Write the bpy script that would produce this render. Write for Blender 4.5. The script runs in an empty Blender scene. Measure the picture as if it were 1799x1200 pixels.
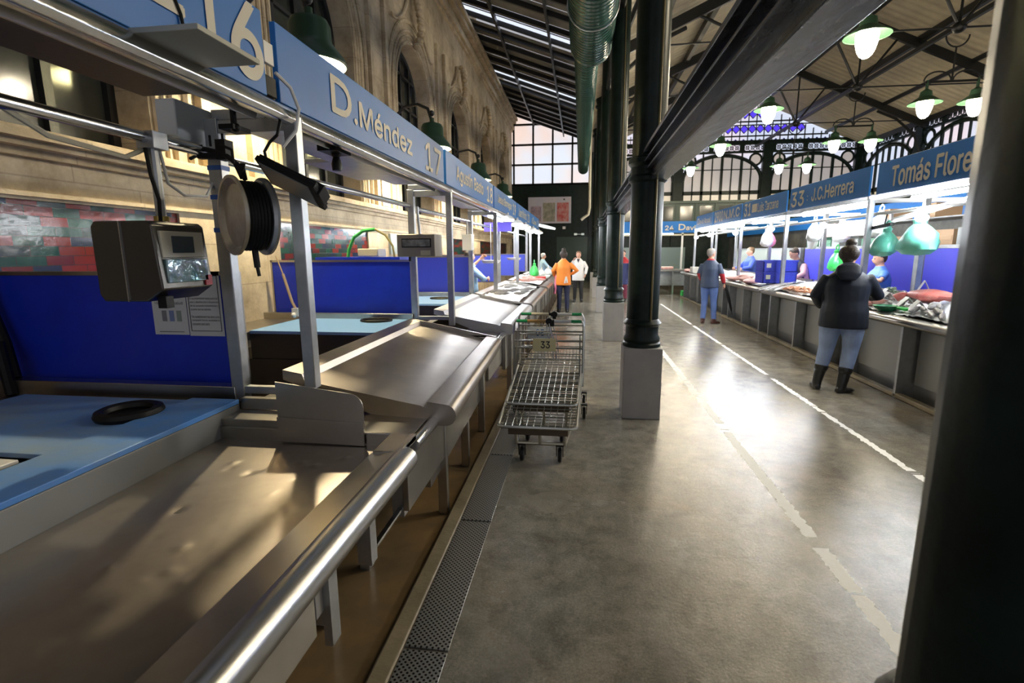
import bpy, math, random
from mathutils import Vector, Matrix
random.seed(7)
PI=math.pi
SC=bpy.context.scene
COL=SC.collection
# ---------------------------------------------------------------- camera
cd=bpy.data.cameras.new('camera'); cam=bpy.data.objects.new('camera',cd); COL.objects.link(cam)
cd.sensor_width=36; cd.lens=17.71; cd.clip_start=0.02; cd.clip_end=200
R_=(0.99112535,-0.01776275,-0.13173849); F_=(0.13279938,0.17633113,0.97533156); U_=(-0.00590502,0.98417062,-0.17712514)
cam.matrix_world=Matrix(((R_[0],R_[1],-R_[2],0),(F_[0],F_[1],-F_[2],0),(U_[0],U_[1],-U_[2],1.6),(0,0,0,1)))
cd.dof.use_dof=True; cd.dof.focus_distance=3.2; cd.dof.aperture_fstop=4.0
SC.camera=cam
# ---------------------------------------------------------------- world and view
w=bpy.data.worlds.new('sky'); SC.world=w; w.use_nodes=True
w.node_tree.nodes['Background'].inputs[0].default_value=(0.80,0.80,0.86,1)
w.node_tree.nodes['Background'].inputs[1].default_value=0.27
SC.view_settings.view_transform='Standard'; SC.view_settings.look='None'
SC.view_settings.exposure=1.0; SC.view_settings.gamma=1
SC.view_settings.use_curve_mapping=False
SC.cycles.use_denoising=True
SC.cycles.max_bounces=7; SC.cycles.diffuse_bounces=3; SC.cycles.glossy_bounces=3
SC.cycles.transmission_bounces=4; SC.cycles.sample_clamp_indirect=5; SC.cycles.caustics_reflective=False; SC.cycles.caustics_refractive=False
WARM=(1.0,0.80,0.50); COOL=(0.86,0.93,1.0)
def lamp(kind,name,loc,power,color,size=0.1,size_y=None,rot=(0,0,0),parent=None,spread=None):
    d=bpy.data.lights.new(name,kind); d.energy=power; d.color=color
    if kind=='AREA':
        d.shape='RECTANGLE'; d.size=size; d.size_y=size_y or size
        if spread: d.spread=spread
    else: d.shadow_soft_size=size
    o=bpy.data.objects.new(name,d); COL.objects.link(o); o.location=loc; o.rotation_euler=rot
    if parent is not None:
        o.parent=parent; o.location=Vector(loc)-ORG.get(parent.name,Vector((0,0,0)))
    return o
ORG={}
# ---------------------------------------------------------------- materials
MATS={}
def nt(m):
    m.use_nodes=True; return m.node_tree
def mat(name,col,rough=0.6,metal=0.0,emit=0,ecol=None,bump=0,bscale=40,var=0,vscale=4,vcol=None,spec=0.5,trans=0,alpha=1,coat=0,rvar=0,stretch=(1,1,1)):
    if name in MATS: return MATS[name]
    m=bpy.data.materials.new(name); t=nt(m); N=t.nodes; L=t.links; b=N['Principled BSDF']
    b.inputs['Base Color'].default_value=(*col,1); b.inputs['Roughness'].default_value=rough
    b.inputs['Metallic'].default_value=metal; b.inputs['Specular IOR Level'].default_value=spec
    b.inputs['Transmission Weight'].default_value=trans; b.inputs['Alpha'].default_value=alpha
    b.inputs['Coat Weight'].default_value=coat; b.inputs['Coat Roughness'].default_value=0.1
    if emit:
        b.inputs['Emission Color'].default_value=(*(ecol or col),1); b.inputs['Emission Strength'].default_value=emit
    if bump or var or rvar:
        tc=N.new('ShaderNodeTexCoord'); mp=N.new('ShaderNodeMapping'); L.new(tc.outputs['Object'],mp.inputs['Vector'])
        mp.inputs['Scale'].default_value=stretch
    if var:
        n=N.new('ShaderNodeTexNoise'); n.inputs['Scale'].default_value=vscale; n.inputs['Detail'].default_value=6
        n.inputs['Roughness'].default_value=0.65
        L.new(mp.outputs[0],n.inputs['Vector'])
        r=N.new('ShaderNodeValToRGB'); r.color_ramp.elements[0].position=0.35; r.color_ramp.elements[1].position=0.68
        c2=vcol or tuple(c*(1-var) for c in col)
        r.color_ramp.elements[0].color=(*col,1); r.color_ramp.elements[1].color=(*c2,1)
        L.new(n.outputs['Fac'],r.inputs['Fac']); L.new(r.outputs[0],b.inputs['Base Color'])
    if rvar:
        n3=N.new('ShaderNodeTexNoise'); n3.inputs['Scale'].default_value=vscale*1.7; n3.inputs['Detail'].default_value=5
        L.new(mp.outputs[0],n3.inputs['Vector'])
        mr=N.new('ShaderNodeMapRange'); mr.inputs['From Min'].default_value=0.35; mr.inputs['From Max'].default_value=0.65
        mr.inputs['To Min'].default_value=max(0.03,rough-rvar); mr.inputs['To Max'].default_value=rough+rvar
        L.new(n3.outputs['Fac'],mr.inputs['Value']); L.new(mr.outputs[0],b.inputs['Roughness'])
    if bump:
        n2=N.new('ShaderNodeTexNoise'); n2.inputs['Scale'].default_value=bscale; n2.inputs['Detail'].default_value=4
        L.new(mp.outputs[0],n2.inputs['Vector'])
        bp=N.new('ShaderNodeBump'); bp.inputs['Strength'].default_value=bump; bp.inputs['Distance'].default_value=0.01
        L.new(n2.outputs['Fac'],bp.inputs['Height']); L.new(bp.outputs[0],b.inputs['Normal'])
    MATS[name]=m; return m
STEEL=mat('stainless_steel',(0.50,0.48,0.44),0.28,1.0,bump=0.03,bscale=3,var=0.2,vscale=3,vcol=(0.42,0.395,0.36))
PAN=mat('worn_steel_pan',(0.44,0.395,0.34),0.34,0.88,bump=0.05,bscale=4,var=0.35,vscale=2.2,vcol=(0.33,0.29,0.26))
CHROME=mat('bright_steel',(0.66,0.67,0.68),0.20,1.0,bump=0.06,bscale=14,rvar=0.06)
GALV=mat('galvanised_steel',(0.50,0.52,0.54),0.36,0.85,bump=0.05,bscale=30,var=0.25,vscale=9,vcol=(0.38,0.40,0.42))
WIRE=mat('zinc_wire',(0.46,0.46,0.42),0.28,1.0)
DKGREEN=mat('dark_green_paint',(0.010,0.022,0.018),0.36,0.0,bump=0.08,bscale=50,var=0.4,vscale=6,vcol=(0.004,0.008,0.007),spec=0.22)
TEAL=mat('teal_green_paint',(0.02,0.07,0.06),0.35,bump=0.1,bscale=40)
BLACK=mat('black_iron',(0.012,0.013,0.013),0.38,bump=0.1,bscale=60)
BEAMG=mat('grey_beam_paint',(0.13,0.14,0.155),0.26,0.3,bump=0.25,bscale=26,var=0.4,vscale=9,vcol=(0.035,0.037,0.042),stretch=(1,0.3,1))
RUBBER=mat('black_rubber',(0.006,0.006,0.006),0.5,spec=0.3)
BLUEP=mat('cobalt_laminate',(0.010,0.040,0.62),0.34,bump=0.03,bscale=20,var=0.2,vscale=3,vcol=(0.008,0.030,0.50))
BLUEB=mat('blue_cutting_board',(0.11,0.34,0.88),0.45,bump=0.1,bscale=30,var=0.5,vscale=1.5,vcol=(0.28,0.38,0.50))
SIGNB=mat('sign_blue',(0.022,0.20,0.66),0.42,spec=0.35,var=0.12,vscale=1.5)
LETTER=mat('sign_lettering',(0.72,0.69,0.60),0.5)
WHITE=mat('white_plastic',(0.78,0.78,0.76),0.4)
PAPER=mat('white_paper',(0.70,0.69,0.68),0.6)
INK=mat('black_ink',(0.03,0.03,0.03),0.6)
CREAM=mat('cream_plastic',(0.62,0.58,0.45),0.4)
GREYP=mat('grey_plinth',(0.40,0.385,0.365),0.45,bump=0.08,bscale=40,var=0.15,vscale=5)
CREAMROOF=mat('cream_roof_sheet',(0.66,0.58,0.42),0.5,bump=0.05,bscale=12,var=0.2,vscale=2)
DARKROOF=mat('grey_roof_boards',(0.24,0.245,0.24),0.6,var=0.3,vscale=3)
ICE=mat('crushed_ice',(0.85,0.88,0.9),0.35,bump=0.9,bscale=45,spec=0.6)
SKIN=mat('skin',(0.55,0.30,0.21),0.5,bump=0.03,bscale=80)
GREENB=mat('green_plastic_bag',(0.16,0.62,0.47),0.35,bump=0.6,bscale=8)
LIME=mat('bright_green_plastic',(0.05,0.62,0.12),0.3,bump=0.3,bscale=12)
BULB=mat('lit_lamp_glass',(1,0.93,0.75),0.3,emit=50,ecol=(1.0,0.86,0.62))
SPARK=mat('bright_bulb',(1,1,1),0.3,emit=2100,ecol=(1.0,0.83,0.52))
FAINTB=mat('soft_lit_glass',(1,0.9,0.7),0.3,emit=2.2,ecol=(1.0,0.86,0.55))
TUBE=mat('lit_tube',(1,1,1),0.3,emit=90,ecol=(0.90,0.95,1.0))
LGREEN=mat('lamp_green_enamel',(0.022,0.055,0.03),0.4,spec=0.3)
DRKGLASS=mat('dark_window_glass',(0.045,0.05,0.042),0.10,0.0,bump=0.05,bscale=3,spec=0.7,var=0.4,vscale=1.2)
def emis(name,c1,c2,strength,scale=0.6,thr=(0.4,0.6)):
    m=bpy.data.materials.new(name); t=nt(m); N=t.nodes; L=t.links; b=N['Principled BSDF']
    tc=N.new('ShaderNodeTexCoord'); n=N.new('ShaderNodeTexNoise'); n.inputs['Scale'].default_value=scale
    L.new(tc.outputs['Object'],n.inputs['Vector']); r=N.new('ShaderNodeValToRGB')
    r.color_ramp.elements[0].position=thr[0]; r.color_ramp.elements[1].position=thr[1]
    r.color_ramp.elements[0].color=(*c1,1); r.color_ramp.elements[1].color=(*c2,1)
    L.new(n.outputs['Fac'],r.inputs['Fac']); L.new(r.outputs[0],b.inputs['Emission Color'])
    b.inputs['Base Color'].default_value=(0.3,0.3,0.3,1); b.inputs['Emission Strength'].default_value=strength
    b.inputs['Roughness'].default_value=0.3; return m
PANE=emis('frosted_daylight_glass',(0.92,0.72,0.64),(0.78,0.84,0.95),0.50,0.45)
SKYP=emis('skylight_glass',(0.72,0.80,1.0),(0.80,0.87,1.0),0.55)
DIMP=emis('shaded_window_glass',(0.42,0.36,0.33),(0.33,0.30,0.30),0.42)
YELP=emis('warm_window_glass',(0.75,0.62,0.42),(0.6,0.5,0.38),0.42)
LAVP=emis('pale_glass',(0.72,0.62,0.70),(0.55,0.62,0.78),0.55,0.5)
BLUG=mat('blue_stained_glass',(0.05,0.03,0.5),0.3,emit=0.55,ecol=(0.09,0.05,0.75))
def stone_mat():
    m=bpy.data.materials.new('sandstone'); t=nt(m); N=t.nodes; L=t.links; b=N['Principled BSDF']
    tc=N.new('ShaderNodeTexCoord'); sp=N.new('ShaderNodeSeparateXYZ'); cb=N.new('ShaderNodeCombineXYZ')
    L.new(tc.outputs['Object'],sp.inputs[0]); L.new(sp.outputs['Y'],cb.inputs['X']); L.new(sp.outputs['Z'],cb.inputs['Y'])
    br=N.new('ShaderNodeTexBrick'); br.inputs['Scale'].default_value=1; br.inputs['Brick Width'].default_value=1.1; br.inputs['Row Height'].default_value=0.42
    br.inputs['Mortar Size'].default_value=0.006; br.inputs['Color1'].default_value=(0.70,0.595,0.42,1); br.inputs['Color2'].default_value=(0.64,0.54,0.385,1)
    br.inputs['Mortar'].default_value=(0.50,0.41,0.29,1); L.new(cb.outputs[0],br.inputs['Vector'])
    n=N.new('ShaderNodeTexNoise'); n.inputs['Scale'].default_value=1.6; n.inputs['Detail'].default_value=9; n.inputs['Roughness'].default_value=0.7
    L.new(tc.outputs['Object'],n.inputs['Vector'])
    r=N.new('ShaderNodeValToRGB'); r.color_ramp.elements[0].position=0.36; r.color_ramp.elements[1].position=0.62
    r.color_ramp.elements[0].color=(0.45,0.40,0.34,1); r.color_ramp.elements[1].color=(1,1,1,1)
    L.new(n.outputs['Fac'],r.inputs['Fac'])
    mx=N.new('ShaderNodeMix'); mx.data_type='RGBA'; mx.blend_type='MULTIPLY'; mx.inputs[0].default_value=0.85
    L.new(br.outputs['Color'],mx.inputs[6]); L.new(r.outputs[0],mx.inputs[7]); L.new(mx.outputs[2],b.inputs['Base Color'])
    n2=N.new('ShaderNodeTexNoise'); n2.inputs['Scale'].default_value=22; n2.inputs['Detail'].default_value=6; L.new(tc.outputs['Object'],n2.inputs['Vector'])
    bp=N.new('ShaderNodeBump'); bp.inputs['Strength'].default_value=0.35; bp.inputs['Distance'].default_value=0.012
    L.new(n2.outputs['Fac'],bp.inputs['Height']); L.new(bp.outputs[0],b.inputs['Normal']); b.inputs['Roughness'].default_value=0.75
    return m
STONE=stone_mat()
def tile_mat():
    m=bpy.data.materials.new('glazed_tiles'); t=nt(m); N=t.nodes; L=t.links; b=N['Principled BSDF']
    tc=N.new('ShaderNodeTexCoord'); sp=N.new('ShaderNodeSeparateXYZ'); cb=N.new('ShaderNodeCombineXYZ')
    L.new(tc.outputs['Object'],sp.inputs[0]); L.new(sp.outputs['Y'],cb.inputs['X']); L.new(sp.outputs['Z'],cb.inputs['Y'])
    br=N.new('ShaderNodeTexBrick'); br.inputs['Scale'].default_value=1; br.inputs['Brick Width'].default_value=0.19; br.inputs['Row Height'].default_value=0.066
    br.inputs['Mortar Size'].default_value=0.0025; br.inputs['Color1'].default_value=(0,0,0,1); br.inputs['Color2'].default_value=(1,1,1,1); br.inputs['Mortar'].default_value=(0.5,0.5,0.5,1)
    L.new(cb.outputs[0],br.inputs['Vector'])
    r=N.new('ShaderNodeValToRGB'); r.color_ramp.interpolation='CONSTANT'
    e=r.color_ramp.elements; e[0].position=0; e[0].color=(0.17,0.022,0.015,1); e[1].position=0.5; e[1].color=(0.008,0.05,0.032,1)
    for p,c in((0.34,(0.11,0.014,0.012,1)),(0.72,(0.012,0.02,0.05,1)),(0.84,(0.012,0.03,0.026,1))):
        x=e.new(p); x.color=c
    L.new(br.outputs['Color'],r.inputs['Fac'])
    mx=N.new('ShaderNodeMix'); mx.data_type='RGBA'; L.new(br.outputs['Fac'],mx.inputs[0]); L.new(r.outputs[0],mx.inputs[6]); mx.inputs[7].default_value=(0.03,0.026,0.022,1)
    L.new(mx.outputs[2],b.inputs['Base Color']); b.inputs['Specular IOR Level'].default_value=0.3
    n2=N.new('ShaderNodeTexNoise'); n2.inputs['Scale'].default_value=14; n2.inputs['Detail'].default_value=3; L.new(tc.outputs['Object'],n2.inputs['Vector'])
    ad=N.new('ShaderNodeMath'); ad.operation='SUBTRACT'; L.new(n2.outputs['Fac'],ad.inputs[0]); L.new(br.outputs['Fac'],ad.inputs[1])
    bp=N.new('ShaderNodeBump'); bp.inputs['Strength'].default_value=0.2; bp.inputs['Distance'].default_value=0.006
    L.new(ad.outputs[0],bp.inputs['Height']); L.new(bp.outputs[0],b.inputs['Normal']); b.inputs['Roughness'].default_value=0.13
    return m
TILES=tile_mat()
def floor_mat():
    m=bpy.data.materials.new('wet_concrete'); t=nt(m); N=t.nodes; L=t.links; b=N['Principled BSDF']
    tc=N.new('ShaderNodeTexCoord')
    def noise(s,d=6,r=0.6,vec=None,dist=0):
        n=N.new('ShaderNodeTexNoise'); n.inputs['Scale'].default_value=s; n.inputs['Detail'].default_value=d; n.inputs['Roughness'].default_value=r; n.inputs['Distortion'].default_value=dist
        L.new(vec or tc.outputs['Object'],n.inputs['Vector']); return n.outputs['Fac']
    def ramp(f,stops):
        r=N.new('ShaderNodeValToRGB'); e=r.color_ramp.elements
        e[0].position,e[0].color=stops[0][0],(*stops[0][1],1); e[1].position,e[1].color=stops[-1][0],(*stops[-1][1],1)
        for p,c in stops[1:-1]: x=e.new(p); x.color=(*c,1)
        L.new(f,r.inputs['Fac']); return r.outputs[0]
    def math_(op,a,bb=None):
        n=N.new('ShaderNodeMath'); n.operation=op
        for i,v in enumerate((a,bb)):
            if v is None: continue
            if isinstance(v,(int,float)): n.inputs[i].default_value=v
            else: L.new(v,n.inputs[i])
        return n.outputs[0]
    base=ramp(noise(0.9,8,0.62,dist=0.4),[(0.28,(0.24,0.215,0.17)),(0.5,(0.31,0.29,0.245)),(0.72,(0.36,0.30,0.22))])
    spk0=ramp(noise(90,5,0.8),[(0.3,(0.55,0.55,0.55)),(0.7,(1.2,1.2,1.2))]); blt=ramp(noise(4.5,8,0.78,dist=0.25),[(0.36,(0.60,0.585,0.56)),(0.60,(1.12,1.11,1.09))])
    ms=N.new('ShaderNodeMix'); ms.data_type='RGBA'; ms.blend_type='MULTIPLY'; ms.inputs[0].default_value=1; L.new(spk0,ms.inputs[6]); L.new(blt,ms.inputs[7]); spk=ms.outputs[2]
    mx=N.new('ShaderNodeMix'); mx.data_type='RGBA'; mx.blend_type='MULTIPLY'; mx.inputs[0].default_value=1; L.new(base,mx.inputs[6]); L.new(spk,mx.inputs[7])
    # painted lines worn to patches
    sp=N.new('ShaderNodeSeparateXYZ'); L.new(tc.outputs['Object'],sp.inputs[0])
    edge=math_('MULTIPLY',math_('SUBTRACT',noise(14,3),0.5),0.07)
    def line(x,w,gap_s,gap_t,y0,y1):
        d=math_('ABSOLUTE',math_('SUBTRACT',math_('ADD',sp.outputs['X'],edge),x)); on=math_('LESS_THAN',d,w)
        cb=N.new('ShaderNodeCombineXYZ'); L.new(sp.outputs['Y'],cb.inputs['Y']); cb.inputs['X'].default_value=x*3
        g=math_('GREATER_THAN',noise(gap_s,5,0.75,cb.outputs[0]),gap_t)
        return math_('MULTIPLY',math_('MULTIPLY',on,g),math_('MULTIPLY',math_('GREATER_THAN',sp.outputs['Y'],y0),math_('LESS_THAN',sp.outputs['Y'],y1)))
    pm=math_('MAXIMUM',line(2.42,0.027,2.2,0.44,-1,15.6),line(1.32,0.038,1.9,0.415,-1,8.6))
    m2=N.new('ShaderNodeMix'); m2.data_type='RGBA'; L.new(pm,m2.inputs[0]); L.new(mx.outputs[2],m2.inputs[6]); m2.inputs[7].default_value=(0.95,0.94,0.90,1)
    L.new(m2.outputs[2],b.inputs['Base Color'])
    wet=noise(0.75,5,0.62,dist=0.3)
    # wetter to the right-hand side of the aisle where the stalls are hosed down
    mr0=N.new('ShaderNodeMapRange'); mr0.inputs['From Min'].default_value=-0.4; mr0.inputs['From Max'].default_value=1.6; mr0.inputs['To Min'].default_value=-0.09; mr0.inputs['To Max'].default_value=0.13
    L.new(sp.outputs['X'],mr0.inputs['Value']); mrf=N.new('ShaderNodeMapRange'); mrf.inputs['From Min'].default_value=2; mrf.inputs['From Max'].default_value=7; mrf.inputs['To Min'].default_value=0; mrf.inputs['To Max'].default_value=0.10
    L.new(sp.outputs['Y'],mrf.inputs['Value'])
    wt=math_('ADD',math_('ADD',wet,mr0.outputs[0]),mrf.outputs[0])
    mr=N.new('ShaderNodeMapRange'); mr.inputs['From Min'].default_value=0.40; mr.inputs['From Max'].default_value=0.54; mr.inputs['To Min'].default_value=0.30; mr.inputs['To Max'].default_value=0.06
    L.new(wt,mr.inputs['Value']); rr=math_('ADD',math_('MAXIMUM',mr.outputs[0],math_('MULTIPLY',pm,0.55)),math_('MULTIPLY',math_('SUBTRACT',noise(22,6,0.8),0.49),0.20)); L.new(rr,b.inputs['Roughness'])
    b.inputs['Specular IOR Level'].default_value=0.5; b.inputs['Coat Weight'].default_value=0.0
    bp=N.new('ShaderNodeBump'); bp.inputs['Strength'].default_value=0.26; bp.inputs['Distance'].default_value=0.010
    h=math_('ADD',math_('MULTIPLY',noise(60,5,0.75),0.55),math_('MULTIPLY',noise(9,3),0.8)); L.new(h,bp.inputs['Height']); L.new(bp.outputs[0],b.inputs['Normal'])
    return m
FLOOR=floor_mat()
BROWN=mat('brown_wet_floor',(0.30,0.19,0.085),0.16,bump=0.12,bscale=12,var=0.5,vscale=1.6,vcol=(0.16,0.115,0.065),rvar=0.1,spec=0.6)
BROWNR=mat('dark_gutter_floor',(0.11,0.075,0.045),0.14,bump=0.12,bscale=12,var=0.5,vscale=1.6,vcol=(0.05,0.04,0.028),spec=0.6)
CURB=mat('curb_concrete',(0.34,0.28,0.18),0.35,bump=0.3,bscale=40,var=0.4,vscale=3)
def grate_mat():
    m=bpy.data.materials.new('perforated_steel'); t=nt(m); N=t.nodes; L=t.links; b=N['Principled BSDF']
    tc=N.new('ShaderNodeTexCoord'); mp=N.new('ShaderNodeMapping'); mp.inputs['Rotation'].default_value=(0,0,PI/4); L.new(tc.outputs['Object'],mp.inputs[0])
    v=N.new('ShaderNodeTexVoronoi'); v.inputs['Scale'].default_value=58; v.voronoi_dimensions='2D'; v.inputs['Randomness'].default_value=0; L.new(mp.outputs[0],v.inputs['Vector'])
    r=N.new('ShaderNodeValToRGB'); r.color_ramp.elements[0].position=0.27; r.color_ramp.elements[1].position=0.33
    r.color_ramp.elements[0].color=(0.012,0.012,0.012,1); r.color_ramp.elements[1].color=(0.36,0.36,0.35,1)
    L.new(v.outputs['Distance'],r.inputs['Fac']); L.new(r.outputs[0],b.inputs['Base Color'])
    b.inputs['Metallic'].default_value=0.75; b.inputs['Roughness'].default_value=0.36
    bp=N.new('ShaderNodeBump'); bp.inputs['Strength'].default_value=0.4; bp.inputs['Distance'].default_value=0.003; L.new(r.outputs[0],bp.inputs['Height']); L.new(bp.outputs[0],b.inputs['Normal'])
    return m
GRATE=grate_mat()
# ---------------------------------------------------------------- mesh helpers
class MB:
    def __init__(s): s.v=[]; s.f=[]; s.mi=[]; s.cur=0
    def add(s,vs,fs):
        o=len(s.v); s.v+= [tuple(v) for v in vs]; s.f+=[tuple(i+o for i in f) for f in fs]; s.mi+=[s.cur]*len(fs); return s
    def box(s,x0,x1,y0,y1,z0,z1):
        vs=[(x,y,z) for z in(z0,z1) for y in(y0,y1) for x in(x0,x1)]
        return s.add(vs,[(0,2,3,1),(4,5,7,6),(0,1,5,4),(2,6,7,3),(0,4,6,2),(1,3,7,5)])
    def bar(s,a,b,w,h=None,up=(0,0,1)):
        a=Vector(a); b=Vector(b); d=(b-a).normalized(); h=h or w; u=Vector(up)
        if abs(d.dot(u))>0.98: u=Vector((0,1,0))
        sx=d.cross(u).normalized()*w/2; sz=sx.cross(d).normalized()*h/2
        vs=[p+i*sx+j*sz for p in(a,b) for i,j in((-1,-1),(1,-1),(1,1),(-1,1))]
        return s.add(vs,[(0,1,2,3),(7,6,5,4),(0,4,5,1),(1,5,6,2),(2,6,7,3),(3,7,4,0)])
    def tube(s,pts,r,n=8,cap=True,closed=False):
        pts=[Vector(p) for p in pts]; rs=r if isinstance(r,(list,tuple)) else [r]*len(pts); vs=[]; up=None; N=len(pts)
        for i,p in enumerate(pts):
            if closed: d=(pts[(i+1)%N]-pts[i-1])
            else: d=(pts[min(i+1,N-1)]-pts[max(i-1,0)])
            d.normalize()
            if up is None: up=Vector((0,0,1)) if abs(d.z)<0.9 else Vector((0,1,0))
            sx=d.cross(up); 
            if sx.length<1e-4: sx=d.orthogonal()
            sx.normalize(); up=sx.cross(d).normalized()
            for k in range(n):
                a=2*PI*k/n; vs.append(p+(sx*math.cos(a)+up*math.sin(a))*rs[i])
        fs=[]
        for i in range(N if closed else N-1):
            for k in range(n):
                a=i*n+k; b=i*n+(k+1)%n; j=((i+1)%N)*n; fs.append((a,b,j+(k+1)%n,j+k))
        if cap and not closed: fs.append(tuple(range(n))[::-1]); fs.append(tuple((N-1)*n+k for k in range(n)))
        return s.add(vs,fs)
    def lathe(s,prof,c=(0,0,0),n=24,axis='Z',cap=True):
        vs=[]
        for r,h in prof:
            for k in range(n):
                a=2*PI*k/n; x,y=r*math.cos(a),r*math.sin(a)
                p={'Z':(x,y,h),'X':(h,x,y),'Y':(x,h,y)}[axis]; vs.append((p[0]+c[0],p[1]+c[1],p[2]+c[2]))
        fs=[]
        for i in range(len(prof)-1):
            for k in range(n):
                a=i*n+k; b=i*n+(k+1)%n; fs.append((a,b,b+n,a+n))
        if cap and prof[0][0]>1e-5: fs.append(tuple(range(n))[::-1])
        if cap and prof[-1][0]>1e-5: fs.append(tuple((len(prof)-1)*n+k for k in range(n)))
        return s.add(vs,fs)
    def prism(s,poly,axis,a0,a1):
        n=len(poly)
        def P(u,v,a): return {'X':(a,u,v),'Y':(u,a,v),'Z':(u,v,a)}[axis]
        vs=[P(u,v,a0) for u,v in poly]+[P(u,v,a1) for u,v in poly]
        fs=[tuple(range(n)),tuple(range(2*n-1,n-1,-1))]+[(i,i+n,(i+1)%n+n,(i+1)%n) for i in range(n)]
        return s.add(vs,fs)
    def sphere(s,c,rx,ry=None,rz=None,n=12,m=8):
        ry=ry or rx; rz=rz or rx; vs=[(c[0],c[1],c[2]-rz)]
        for i in range(1,m):
            t=-PI/2+PI*i/m
            for k in range(n):
                a=2*PI*k/n; vs.append((c[0]+rx*math.cos(t)*math.cos(a),c[1]+ry*math.cos(t)*math.sin(a),c[2]+rz*math.sin(t)))
        vs.append((c[0],c[1],c[2]+rz)); fs=[(0,1+(k+1)%n,1+k) for k in range(n)]
        for i in range(m-2):
            for k in range(n):
                a=1+i*n+k; b=1+i*n+(k+1)%n; fs.append((a,b,b+n,a+n))
        L=len(vs)-1; o=1+(m-2)*n; fs+=[(o+k,o+(k+1)%n,L) for k in range(n)]
        return s.add(vs,fs)
    def xf(s,M,start=0):
        for i in range(start,len(s.v)): s.v[i]=tuple(M@Vector(s.v[i]))
        return s
def base_of(vs):
    xs=[v[0] for v in vs]; ys=[v[1] for v in vs]; zs=[v[2] for v in vs]
    return Vector(((min(xs)+max(xs))/2,(min(ys)+max(ys))/2,min(zs)))
def tag(o,label=None,cat=None,group=None,kind=None):
    if label: o['label']=label
    if cat: o['category']=cat
    if group: o['group']=group
    if kind: o['kind']=kind
    return o
def obj(name,mb,mats,parent=None,bevel=0,smooth=True,label=None,cat=None,group=None,kind=None):
    if not isinstance(mats,(list,tuple)): mats=[mats]
    org=ORG[parent.name] if parent is not None else (base_of(mb.v) if kind!='structure' and kind!='stuff' else Vector((0,0,0)))
    me=bpy.data.meshes.new(name); me.from_pydata([tuple(Vector(v)-org) for v in mb.v],[],mb.f); me.validate()
    for m in mats: me.materials.append(m)
    if len(mats)>1 and len(me.polygons)==len(mb.mi): me.polygons.foreach_set('material_index',mb.mi)
    import bmesh
    b=bmesh.new(); b.from_mesh(me); bmesh.ops.recalc_face_normals(b,faces=b.faces); b.to_mesh(me); b.free()
    if smooth: 
        me.polygons.foreach_set('use_smooth',[True]*len(me.polygons)); me.set_sharp_from_angle(angle=math.radians(35))
    o=bpy.data.objects.new(name,me); COL.objects.link(o)
    if parent is not None: o.parent=parent
    else: o.location=org
    ORG[o.name]=org
    if bevel:
        md=o.modifiers.new('bevel','BEVEL'); md.width=bevel; md.segments=2; md.limit_method='ANGLE'; md.angle_limit=math.radians(40)
    tag(o,label,cat,group,kind); return o
def thing(name,label,cat,loc,group=None,kind=None):
    o=bpy.data.objects.new(name,None); COL.objects.link(o); o.location=loc; o.empty_display_size=0.1
    ORG[o.name]=Vector(loc); return tag(o,label,cat,group,kind)
def dup(src,loc,label=None,rotz=None,scale=None,group=None,skip=()):
    r=src.copy(); COL.objects.link(r); r.location=loc; ORG[r.name]=Vector(loc)
    if rotz is not None: r.rotation_euler=(0,0,rotz)
    if scale is not None: r.scale=scale if hasattr(scale,'__len__') else (scale,)*3
    if label: r['label']=label
    if group: r['group']=group
    def kids(a,b):
        for ch in [c for c in a.children]:
            c=ch.copy(); COL.objects.link(c); c.parent=b; kids(ch,c)
    kids(src,r); return r
def struct(name,mb,mats,bevel=0,smooth=True,parent=None): return obj(name,mb,mats,parent,bevel,smooth,kind=None if parent else 'structure')
import os
FONT=None
try:
    _p=os.path.join(bpy.utils.system_resource('DATAFILES'),'fonts','Inter.woff2')   # the typeface that ships inside Blender
    FONT=bpy.data.fonts.load(_p) if os.path.exists(_p) else None
except Exception: FONT=None
def text_mesh(s,box,plane,depth=0.006,bold=0.0):
    """text fitted to box=(u0,u1,v0,v1); plane=(func(u,v,d)->xyz)"""
    c=bpy.data.curves.new('t','FONT'); c.body=s; c.size=1; c.offset=0; c.extrude=0.0; c.fill_mode='FRONT'; c.resolution_u=4
    bf=c.font
    if FONT and s!='■':
        c.font=FONT
        if bf is not None:
            c.font_bold=bf
            for i_,ch in enumerate(s):
                if ch=='D': c.body_format[i_].use_bold=True; c.body_format[i_].kerning=0.0
    o=bpy.data.objects.new('t',c); COL.objects.link(o); dg=bpy.context.evaluated_depsgraph_get(); dg.update()
    me=bpy.data.meshes.new_from_object(o.evaluated_get(dg)); vs=[v.co.copy() for v in me.vertices]; fs=[tuple(p.vertices) for p in me.polygons]
    bpy.data.objects.remove(o); bpy.data.curves.remove(c); bpy.data.meshes.remove(me)
    x0=min(v.x for v in vs); x1=max(v.x for v in vs); y0=min(v.y for v in vs); y1=max(v.y for v in vs)
    u0,u1,v0,v1=box; mb=MB()
    hh=abs(v1-v0)*(0.030 if bold>0 else 0.0)
    for n_,(du,dv) in enumerate(((0,0),(hh,0),(-hh,0),(0,hh),(0,-hh)) if hh else ((0,0),)):
        mb.add([plane(u0+(v.x-x0)/(x1-x0)*(u1-u0)+du,v0+(v.y-y0)/(y1-y0)*(v1-v0)+dv,depth*(1+0.06*n_)) for v in vs],fs)
    return mb
def arc(cy,cz,r,a0,a1,n): return [(cy+r*math.cos(a0+(a1-a0)*i/n),cz+r*math.sin(a0+(a1-a0)*i/n)) for i in range(n+1)]
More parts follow.
